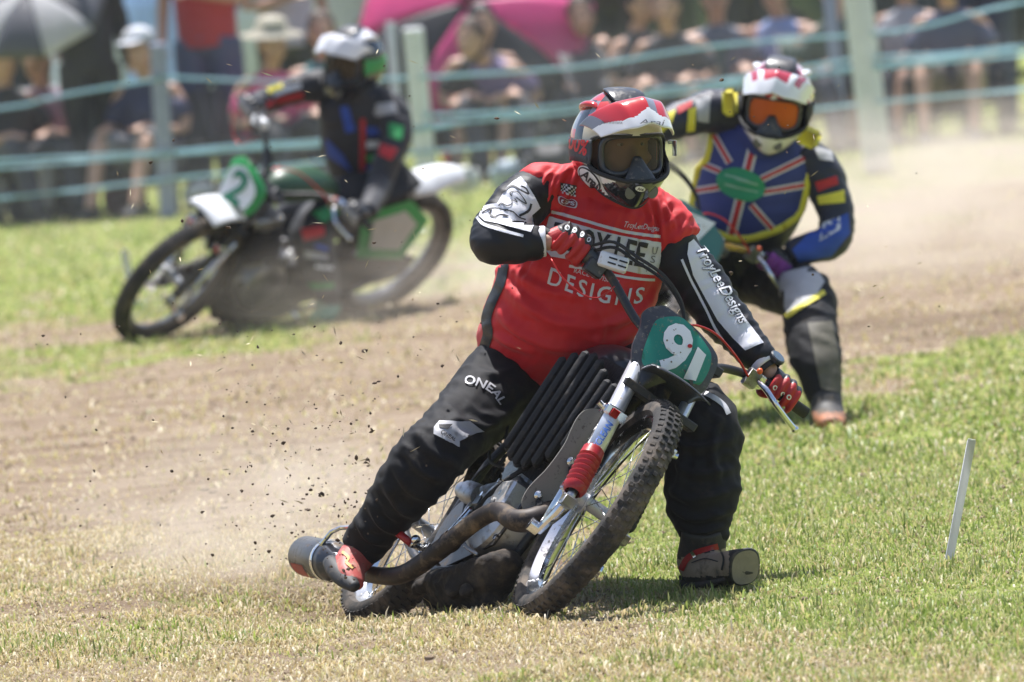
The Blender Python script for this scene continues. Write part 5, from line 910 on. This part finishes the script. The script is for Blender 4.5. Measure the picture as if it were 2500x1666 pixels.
PNK = cl('pink_top', (.62, .06, .2)); LILAC = cl('purple_top', (.17, .12, .27)); LBL = cl('light_blue_top', (.28, .36, .62)); DGR = cl('dark_grey_cloth', (.035, .035, .042)); CHAIRC = [cl('navy_chair_cloth', (.02, .025, .05)), cl('green_chair_cloth', (.03, .07, .045)), cl('charcoal_chair_cloth', (.03, .03, .033)), cl('red_chair_cloth', (.3, .03, .04))]
spectator('man standing in a long black coat at the far left', 225, 250, 53.0, 'stand', 25, BLKC, BLKC, HAIRK, arms=('raise', 'down'), short_sleeves=False)
spectator('person standing in red polo shirt and blue jeans', 520, 250, 53.3, 'stand', -10, cl('red_polo', (.42, .025, .03)), DEN, HAIRB, arms=('down', 'fold'), sc=1.08)
spectator('person standing in white shirt and olive trousers near the sun hat', 715, 250, 54.6, 'stand', 10, cl('white_shirt', (.6, .58, .66)), OLV, HAIRB, arms=('fold', 'down'))
seated = [('person seated at the left edge in dark top with black hair', 15, 54.2, 0, DGR, DGR, HAIRK, None, False, 0, 0), ('person seated in floral pink and purple top', 118, 54.5, 10, FLR, cl('beige_trousers', (.4, .36, .3)), HAIRB, None, False, .15, 1), ('person seated behind the left fence post in navy checked shirt', 372, 54.0, -5, CHK, cl('grey_shorts', (.2, .2, .22)), HAIRK, ('cap', cl('pale_cap', (.55, .57, .62))), True, .1, 2), ('person seated in beige sun hat and pink top', 655, 54.0, 0, PNK, DGR, HAIRB, ('sun', cl('beige_hat', (.42, .38, .29))), False, .2, 2), ('person in purple top bending forward beneath the pink umbrella', 1265, 54.6, -25, LILAC, cl('white_skirt', (.6, .58, .62)), HAIRB, None, True, .8, 0), ('person seated in dark top with brown hair, right of the pink umbrella', 1420, 55.0, -15, DGR, DGR, HAIRB, None, False, .45, 2), ('person seated in charcoal clothes above the leading helmet', 1560, 54.4, 30, cl('charcoal_top', (.03, .032, .036)), DGR, HAIRK, None, False, .1, 2), ('person seated in grey top and bright blue cap', 1765, 54.8, 0, cl('blue_grey_top', (.13, .15, .2)), cl('orange_print_skirt', (.4, .24, .2), var=.6), HAIRB, ('cap', cl('bright_blue_cap', (.03, .2, .65))), True, .15, 1), ('person seated in light blue strappy top beside the tall right post', 1932, 54.8, 5, LBL, cl('pink_floral_skirt', (.45, .2, .33), var=.7), HAIRK, None, True, .1, 0), ('person seated at the right in grey top and shorts', 2235, 54.2, 0, cl('pale_grey_top', (.42, .42, .45)), DGR, HAIRB, None, True, .0, 2)]
for lb, px, Y, yw, tp, bt_, hr, ht, sh_, ln, cc in seated:
    Y = Y-(1.1 if px < 1000 else .6)
    yw = yw+(-1)**int(px/97)*(px*7 % 38)
    spectator(lb, px, 280, Y, 'sit', yw, tp, bt_, hr, ht, shorts=sh_, lean=ln, arms=('lap', 'raise') if ln == .45 else ('lap', 'lap'))
    chair('camping chair under the person in '+lb.split(' in ')[-1].split(', right')[0], px, 280, Y, yw, CHAIRC[cc])
spectator('small child in red clothes beside the slim pale post', 1105, 300, 54.9, 'sit', 10, cl('red_child_top', (.5, .02, .04)), cl('red_child_trousers', (.45, .02, .04)), HAIRB, sc=.72)
spectator('person standing in blue denim jacket at the far right', 2415, 250, 53.6, 'stand', -20, cl('denim_jacket', (.09, .12, .25), var=.2), cl('dark_jeans', (.03, .04, .09)), HAIRK, arms=('fold', 'down'), short_sleeves=False)
spectator('person standing in navy clothes behind the tall right post', 2140, 250, 56.5, 'stand', 0, cl('navy_top', (.025, .028, .06)), cl('dark_navy_trousers', (.02, .022, .04)), HAIRK, arms=('down', 'down'), short_sleeves=False)
spectator('person standing in plum jacket behind the charcoal seated person', 1650, 250, 57.2, 'stand', -10, cl('plum_jacket', (.09, .03, .06)), cl('moss_trousers', (.05, .06, .035)), HAIRB, arms=('fold', 'fold'), short_sleeves=False)
spectator('person standing in black jacket right of the pink umbrella', 1380, 250, 57.0, 'stand', 15, cl('black_jacket', (.015, .015, .02)), DGR, HAIRK, arms=('down', 'fold'), short_sleeves=False)
for lb, px, Y, yw, c1, c2, ln, sh_, hh in (('person seated in black tee and camouflage shorts left of the coat', 205, 53.9, 15, (.02, .02, .024), (.06, .07, .04), .2, True, HAIRK), ('person seated in teal blouse right of the sun hat', 800, 53.6, 8, (.03, .16, .17), (.05, .05, .07), .1, False, HAIRB), ('person seated in black hooded top left of the purple top', 1175, 53.9, 12, (.02, .02, .026), (.03, .03, .04), .35, False, HAIRK), ('person seated in black vest left of the bright blue cap', 1660, 53.6, -10, (.02, .02, .03), (.18, .13, .12), .25, True, HAIRB), ('person seated in dark green top right of the light blue top', 2050, 53.4, 10, (.03, .06, .04), (.04, .04, .06), .2, False, HAIRK), ('person seated in faded navy top right of the tall post', 2340, 53.2, -8, (.06, .07, .13), (.25, .2, .18), .15, True, HAIRB)):
    spectator(lb, px, 290, Y, 'sit', yw, cl('cloth_%d' % px, c1), cl('legs_%d' % px, c2), hh, shorts=sh_, lean=ln); chair('camping chair under the person in '+lb.split(' in ')[1], px, 290, Y, yw, CHAIRC[px % 3])
def bag(label, px, Y, c, sz):
    o = P(px, 420, Y); o[2] = 0; r = thing('bag', label, 'bag', o, 'bags on the grass behind the fence'); m_ = cl('bag_%d' % px, c); b = B(); b.box(o+A3(0, 0, sz*.5), (sz*.62, sz*.4, sz*.5), bev=.3); v, f, nn = fuse(b, .02, 4); v = wrinkle(v, nn, (0, 0, 1), 9, 7, .02, px % 5); mk('bag_body', v, f, m_, r); B().tube([o+A3(-sz*.4, -sz*.2, sz*.9), o+A3(-sz*.25, -sz*.25, sz*1.35), o+A3(sz*.25, -sz*.25, sz*1.35), o+A3(sz*.4, -sz*.2, sz*.9)], .014, 8, 4).out('carry_strap', BLKR, r); B().box(o+A3(0, -sz*.42, sz*.4), (sz*.38, .02, sz*.25), bev=.3).out('pocket', m_, r)
for lb, px, c, sz in (('dark blue rucksack at the far left of the crowd', 70, (.02, .025, .06), .24), ('black holdall in front of the floral top', 165, (.015, .015, .017), .22), ('maroon bag by the left fence post', 300, (.1, .02, .03), .20), ('white carrier bag right of the left fence post', 488, (.66, .66, .66), .17), ('olive rucksack below the red polo shirt', 585, (.05, .055, .03), .22), ('charcoal bag behind the left rider', 745, (.03, .03, .034), .22), ('white bag left of the purple top', 1130, (.62, .62, .6), .15), ('pale blue cool bag below the purple top', 1240, (.4, .48, .55), .17), ('black rucksack right of the purple top', 1345, (.016, .016, .02), .24)): bag(lb, px, FY(px)+.75, c, sz)
for lb, px, Y, yw, c1, c2, ar in (('person standing in dark hooded top behind the far left chairs', 60, 57.5, 10, (.03, .03, .04), (.03, .035, .06), ('fold', 'down')), ('person standing in white vest behind the left rider', 850, 58.2, 0, (.6, .6, .62), (.28, .26, .22), ('down', 'down')), ('person standing in maroon top behind the bending purple top', 1230, 58.4, 5, (.14, .03, .05), (.03, .03, .04), ('fold', 'fold')), ('person standing in dark brown jacket above the leading helmet', 1510, 57.6, 0, (.05, .035, .03), (.035, .035, .04), ('down', 'raise')), ('person standing in slate top behind the light blue strappy top', 1850, 58.0, -8, (.09, .10, .14), (.04, .04, .05), ('down', 'fold')), ('person standing in grey hoodie right of the tall post', 2310, 56.6, 12, (.16, .16, .19), (.05, .06, .1), ('down', 'down')), ('person standing in dark blue anorak at the right edge', 2510, 56.0, 0, (.04, .06, .14), (.03, .035, .06), ('fold', 'down'))): spectator(lb, px, 250, Y, 'stand', yw, cl('cloth_%d' % px, c1), cl('legs_%d' % px, c2), HAIRB if px % 20 else HAIRK, arms=ar, short_sleeves=px in (345, 850))
PK = thin('pink_umbrella_nylon', (.85, .13, .38), .5); BK = mat('black_umbrella_nylon', (.02, .018, .022), .45)
umbrella('large pink and black golf umbrella tilted to the ground', P(1150, 5, 54.0), (-.05, -.86, .52), .74, PK, BK, P(1200, 170, 54.9))
umbrella('grey and white umbrella at the top left corner', P(70, -25, 52.75), (-.15, -.62, .78), .44, mat('grey_umbrella_nylon', (.09, .09, .105), .5), thin('white_umbrella_nylon', (.85, .84, .87), .65), P(165, 105, 53.0))
g = B(); o = Gd(118, 330); o = P(118, 175, 55.6); 
cb = thing('cool_box', 'white cool box behind the seated people on the left', 'cool box', A3(*P(118, 200, 56.0)[:2], 0)); c_ = BASE[cb.name]; B().box(c_+A3(0, 0, .30), (.22, .16, .30), bev=.1).out('box_body', WHT, cb, sharp=40); B().box(c_+A3(0, 0, .64), (.235, .175, .035), bev=.2).out('lid', WHT, cb, sharp=40); B().tube([c_+A3(-.2, -.17, .5), c_+A3(-.2, -.22, .72), c_+A3(.2, -.22, .72), c_+A3(.2, -.17, .5)], .012, 8).out('handle', WHT, cb)
def added_sheet(label, px0, px1, Y, h_, c):  # translucent sheets added to give bright backlit patches behind the crowd
    a, b_ = P(px0, 100, Y), P(px1, 100, Y); a[2] = b_[2] = 0; r = thing('added_sheet', label, 'added_sheet', (a+b_)/2, 'added bright cloth sheets behind the crowd'); m_ = thin('sheet_%d' % px0, c, .6)
    B().sheet(np.array([[a+(b_-a)*u+A3(0, .05*sin(u*9)+.02*sin(t*5+u*4), .05+t*h_) for t in np.linspace(0, 1, 6)] for u in np.linspace(0, 1, 25)]), .003).out('cloth_panel', m_, r)
    for u in (0, .5, 1): B().tube([a+(b_-a)*u+A3(0, .06, -.05), a+(b_-a)*u+A3(0, .06, h_+.12)], .012, 8).out('pole', POST, r)
added_sheet('added white backlit sheet behind the left rider', 745, 985, 59.2, 1.35, (.86, .88, .90)); added_sheet('added pale blue backlit sheet behind the left fence post', 300, 460, 59.0, 1.3, (.50, .62, .78)); added_sheet('added white backlit sheet at the far left', 30, 190, 58.8, 1.0, (.80, .85, .90)); added_sheet('added grey backlit sheet behind the tall right post', 2150, 2300, 58.6, 1.3, (.55, .56, .60))
# ================================================================== PARKED VEHICLES
def car(label, name, px0, px1, Y, ht, paint, van=False):
    a, b_ = P(px0, 120, Y), P(px1, 120, Y); a[2] = b_[2] = 0; L_ = np.linalg.norm(b_-a); r = thing(name, label, 'van' if van else 'car', (a+b_)/2, 'vehicles parked behind the crowd'); X = Basis((a+b_)/2, nrm(b_-a), A3(0, 1, 0), A3(0, 0, 1)); h2 = L_/2; W = .85
    lo = [(-h2, .30), (-h2+.05, .62), (-h2+.15, .82), (-h2+L_*.2, .95), (h2-L_*.08, 1.0), (h2-.03, .85), (h2, .45), (h2-.04, .26), (h2*.72, .2), (-h2*.8, .2)]
    up = [(-h2+L_*.18, .94), (-h2+L_*(.24 if van else .33), ht), (h2-L_*(.03 if van else .2), ht), (h2-L_*(.01 if van else .04), .98)]
    def ext(o, w0, w1, sh=1.0):
        o = cat_rom(np.array(o, float), 3, True); c_ = o.mean(0); rings = []
        for w_, k in ((-w0, .96), (-w0*.97, 1.0), (-w0*.9, 1.0), (w0*.9, 1.0), (w0*.97, 1.0), (w0, .96)):
            q = c_+(o-c_)*k; tap = 1-(1-w1/w0)*np.clip((q[:, 1]-.95)/(ht-.95), 0, 1); rings.append(np.stack([q[:, 0], w_*tap, q[:, 1]], 1))
        n = len(o); return np.vstack(rings), [[i*n+j, i*n+(j+1) % n, (i+1)*n+(j+1) % n, (i+1)*n+j] for i in range(5) for j in range(n)]+[list(range(n-1, -1, -1)), [5*n+j for j in range(n)]]
    B(X).add(*ext(lo, W, W)).out('body', paint, r, sharp=40); B(X).add(*ext(up, W*.97, W*.78)).out('roof', paint, r, sharp=40); GL = mat('car_glass', (.03, .035, .04), .08)
    u0, u1 = up[1][0], up[2][0]
    for k in range(3):
        x0 = u0+.05+(u1-u0)*k/3; x1 = u0-.02+(u1-u0)*(k+1)/3; sk_ = .25 if k == 0 and not van else .0; q = np.array([(x0-sk_, -W*.975, 1.02), (x1, -W*.975, 1.02), (x1, -W*.83, ht-.12), (x0, -W*.83, ht-.12)]); B(X).slab(q, q+A3(0, .01, 0)).out('window', GL, r, smooth=False)
    for x in (-h2+L_*.19, h2-L_*.19):
        for sy in (-1, 1):
            w_ = holder('wheel', r); B(X).lathe((x, sy*W*.93, .31), (0, sy, 0), [(.2, -.08), (.29, -.09), (.31, -.05), (.31, .05), (.29, .08), (.21, .085)], 26).out('tyre', RUB, w_); B(X).lathe((x, sy*W*.93, .31), (0, sy, 0), [(.21, .05), (.19, .08), (.06, .06), (.05, .075), (.002, .08)], 20).out('rim', ALU, w_, sharp=40)
    B(X).box((-h2+.10, -W*.75, .68), (.05, .14, .06), bev=.4).out('headlight', glass('lamp_glass', (.9, .9, .92), .4), r); B(X).box((h2-.06, -W*.8, .72), (.04, .1, .1), bev=.4).out('tail_light', REDP, r)
    for k in (.36, .58): B(X).box((-h2+L_*k, -W*1.002, .82), (.09, .012, .014)).out('door_handle', BLKP, r)
    B(X).box((0, -W*1.0, .36), (L_*.27, .012, .045)).out('side_moulding', BLKR, r); return r
car('white van parked behind the left of the crowd', 'van', -420, 1010, 63, 1.95, mat('white_car_paint', (.62, .66, .70), .25, coat=.6), True)
car('dark green car parked behind the middle of the crowd', 'car', 1180, 2060, 66, 1.45, mat('dark_green_paint', (.05, .085, .07), .25, coat=.8)); car('navy car parked behind the right of the crowd', 'car', 2110, 3500, 64, 1.45, mat('navy_paint', (.03, .035, .07), .25, coat=.8)); car('grey car parked beyond the far left', 'car', -2000, -560, 64, 1.45, mat('grey_paint', (.2, .2, .21), .3, coat=.8))
g = []; rr = RNG
hv = []; hf = []
for k in range(9000):
    x = rr.uniform(-60, 60); z = abs(rr.normal(0, 1))*1.1; y = 92+rr.uniform(-1.2, 1.2)*(1-min(z, 3)/3.5)+sin(x*.7)*.6
    if z > 2.6+.5*sin(x*.9)+.3*sin(x*2.3): continue
    d = nrm(rr.normal(size=3)); e = nrm(np.cross(d, rr.normal(size=3))); s_ = rr.uniform(.08, .22); i = len(hv); c_ = A3(x, y, z); hv += [c_-d*s_, c_+e*s_*.5, c_+d*s_, c_-e*s_*.5]; hf.append([i, i+1, i+2, i+3])
mk('hedge', hv, hf, mat('hedge_leaf', (.05, .085, .025), .6, var=.5, vs=1.5), base=A3(0, 92, 0), smooth=False, kind='stuff', label='long leafy hedge across the field behind the vehicles', cat='hedge')

# ================================================================== MARKER PEGS, FLYING DIRT
def peg(label, top, bot, Y, wd):
    t_, b_ = P(*top, Y), P(*bot, Y); b_ = b_+(b_-t_)*.06; d = nrm(t_-b_); s_ = nrm(np.cross(d, FW)); n_ = np.cross(s_, d); h_ = np.linalg.norm(t_-b_)/2; r = thing('marker_peg', label, 'marker peg', A3(b_[0], b_[1], 0), 'white track marker pegs'); B().box((t_+b_)/2, (wd, wd*.35, h_), (s_, n_, d), .15).out('stake', thin('white_peg_plastic', (.80, .81, .90), .5), r); B().box(t_+d*.002, (wd*.9, wd*.3, .002), (s_, n_, d)).out('stake_top', WHT, r)
peg('white marker peg leaning in the grass at the lower right', (2372, 1076), (2316, 1372), Gd(2316, 1372)[1], .012)
peg('white marker peg seen through the left front wheel', (303, 612), (330, 745), Gd(330, 745)[1], .018)
def lumps(name, n, fnp, label, m_, smin, smax, flat=1.0):
    v = []; f = []; ico = np.array([(0, 0, 1), (.89, 0, .45), (.28, .85, .45), (-.72, .53, .45), (-.72, -.53, .45), (.28, -.85, .45), (.72, .53, -.45), (-.28, .85, -.45), (-.89, 0, -.45), (-.28, -.85, -.45), (.72, -.53, -.45), (0, 0, -1)])
    fc = [(0, 1, 2), (0, 2, 3), (0, 3, 4), (0, 4, 5), (0, 5, 1), (1, 6, 2), (2, 7, 3), (3, 8, 4), (4, 9, 5), (5, 10, 1), (6, 7, 2), (7, 8, 3), (8, 9, 4), (9, 10, 5), (10, 6, 1), (11, 7, 6), (11, 8, 7), (11, 9, 8), (11, 10, 9), (11, 6, 10)]
    for k in range(n):
        c, sz = fnp(); i = len(v); q = ico*(1+RNG.normal(0, .28, (12, 1)))*sz*A3(RNG.uniform(.6, 1.4), RNG.uniform(.6, 1.4), RNG.uniform(.5, 1.1)*flat); v += list(q+c); f += [[a+i for a in t] for t in fc]
    return mk(name, v, f, m_, base=A3(0, 24, 0), smooth=False, kind='stuff', label=label, cat='dirt')
SOILC = mat('dark_turned_soil', (.085, .058, .038), .95, var=.5, vs=30)
def fly():
    q = RNG.random()
    t_ = RNG.random()**.7
    if q < .66: px, py = 860-t_*RNG.uniform(-80, 420), 1430-t_*RNG.uniform(60, 720)
    elif q < .86: px, py = RNG.uniform(60, 1120), RNG.uniform(760, 1480)
    else: px, py = RNG.uniform(300, 2300), RNG.uniform(150, 800)
    px = np.clip(px, 40, 1120 if q < .85 else 2400); px, py = (px, py) if not (1340 < px < 1700 and 160 < py) else (px-500, py); p = P(px, py, RNG.uniform(24.0, 25.6)); p[2] = max(p[2], .02); return p, min(RNG.gamma(1.6, .0012)+.0008, .0075)
lumps('flying_dirt', 520, fly, 'clods of dark soil flying off the rear wheel', SOILC, 0, 0)
def lie(): y = RNG.uniform(22, 40); x = RNG.uniform(-1, 1)*y*.062; return A3(x, y, ground_z(np.array([x]), np.array([y]))[0]+.003), min(RNG.gamma(2, .0028)+.002, .012)
lumps('loose_soil', 1500, lie, 'crumbs of loose soil lying on the worn track', mat('dry_soil_crumb', (.22, .16, .105), .95, var=.4, vs=30), 0, 0, .7)
v = []; f = []
for k in range(170):
    px, py = (RNG.normal(780, 190), RNG.normal(1050, 230)) if RNG.random() < .6 else (RNG.uniform(250, 2250), RNG.uniform(120, 900)); c = P(px, py, RNG.uniform(24, 25.6)); c[2] = max(c[2], .03); d = nrm(RNG.normal(size=3)); e = nrm(np.cross(d, RNG.normal(size=3))); l_ = RNG.uniform(.006, .02); i = len(v); w_ = RNG.uniform(.001, .0025); v += [c-d*l_, c+e*w_, c+d*l_, c-e*w_]; f.append([i, i+1, i+2, i+3])
mk('flying_straw', v, f, mat('dry_straw', (.62, .52, .32), .6, var=.3), base=A3(0, 24, 0), smooth=False, kind='stuff', label='shreds of dry straw thrown into the air', cat='straw')

# ================================================================== HAZE AND DUST
def volume_mat(name, col, dens, noisy=False):
    M = bpy.data.materials.new(name); M.use_nodes = True; t = M.node_tree; N = t.nodes; L = t.links; N.remove(N['Principled BSDF']); pv = N.new('ShaderNodeVolumePrincipled')
    pv.inputs['Color'].default_value = (*col, 1); pv.inputs['Density'].default_value = dens; pv.inputs['Anisotropy'].default_value = .25; L.new(pv.outputs[0], N['Material Output'].inputs['Volume'])
    if noisy:
        tc = N.new('ShaderNodeTexCoord'); mp = N.new('ShaderNodeVectorMath'); mp.operation = 'LENGTH'; L.new(tc.outputs['Object'], mp.inputs[0]); fo = N.new('ShaderNodeMapRange'); fo.interpolation_type = 'SMOOTHSTEP'; fo.inputs[1].default_value = 1.0; fo.inputs[2].default_value = .1; L.new(mp.outputs['Value'], fo.inputs[0])
        nz = N.new('ShaderNodeTexNoise'); nz.inputs['Scale'].default_value = 2.6; nz.inputs['Detail'].default_value = 3; nz.inputs['Distortion'].default_value = .6; L.new(tc.outputs['Object'], nz.inputs['Vector']); mr = N.new('ShaderNodeMapRange'); mr.inputs[1].default_value = .38; mr.inputs[2].default_value = .68; L.new(nz.outputs[0], mr.inputs[0])
        a = N.new('ShaderNodeMath'); a.operation = 'MULTIPLY'; L.new(fo.outputs[0], a.inputs[0]); L.new(mr.outputs[0], a.inputs[1]); b = N.new('ShaderNodeMath'); b.operation = 'MULTIPLY'; L.new(a.outputs[0], b.inputs[0]); b.inputs[1].default_value = dens; L.new(b.outputs[0], pv.inputs['Density'])
    return M
g = B(); g.add(A3(0, 372, 1.1)+np.array([(x, y, z) for z in (-1, 1) for y in (-1, 1) for x in (-1, 1)])*A3(330, 442, 2.7), [[0, 2, 3, 1], [4, 5, 7, 6], [0, 1, 5, 4], [2, 6, 7, 3], [0, 4, 6, 2], [1, 3, 7, 5]]); hz = g.out('haze', volume_mat('dusty_air', (.88, .92, 1.0), .00022), smooth=False, base=A3(0, 372, 1), kind='stuff', label='thin dusty haze in the air over the field', cat='haze')
def dust(px, py, Y, rad, dens, label, col=(.93, .84, .72)):
    b = B(); b.ell((0, 0, 0), (1, 1, 1), n=24, mm=14); o = b.out('dust_cloud', volume_mat('dust', col, dens, True), kind='stuff', label=label, cat='dust'); o.location = P(px, py, Y); o.scale = rad; o.rotation_euler = (0, 0, RNG.uniform(-.3, .3))
dust(2250, 470, 35.5, (1.6, 1.8, .46), 2.0, 'pale dust hanging behind the rider in the flag protector')
dust(1150, 690, 40.4, (.8, 1.0, .32), 1.6, 'pale dust behind the rear wheel of the left bike')
dust(900, 705, 38.4, (1.1, .7, .34), .55, 'pale dust drifting over the left bike')
dust(660, 1260, 26.0, (.85, .6, .36), 2.6, 'pale dust thrown up behind the rear wheel of bike 91')
dust(1250, 330, 45.5, (6.5, 3.6, 1.15), .03, 'thin dust drifting along the track before the fence', (.90, .90, .93))
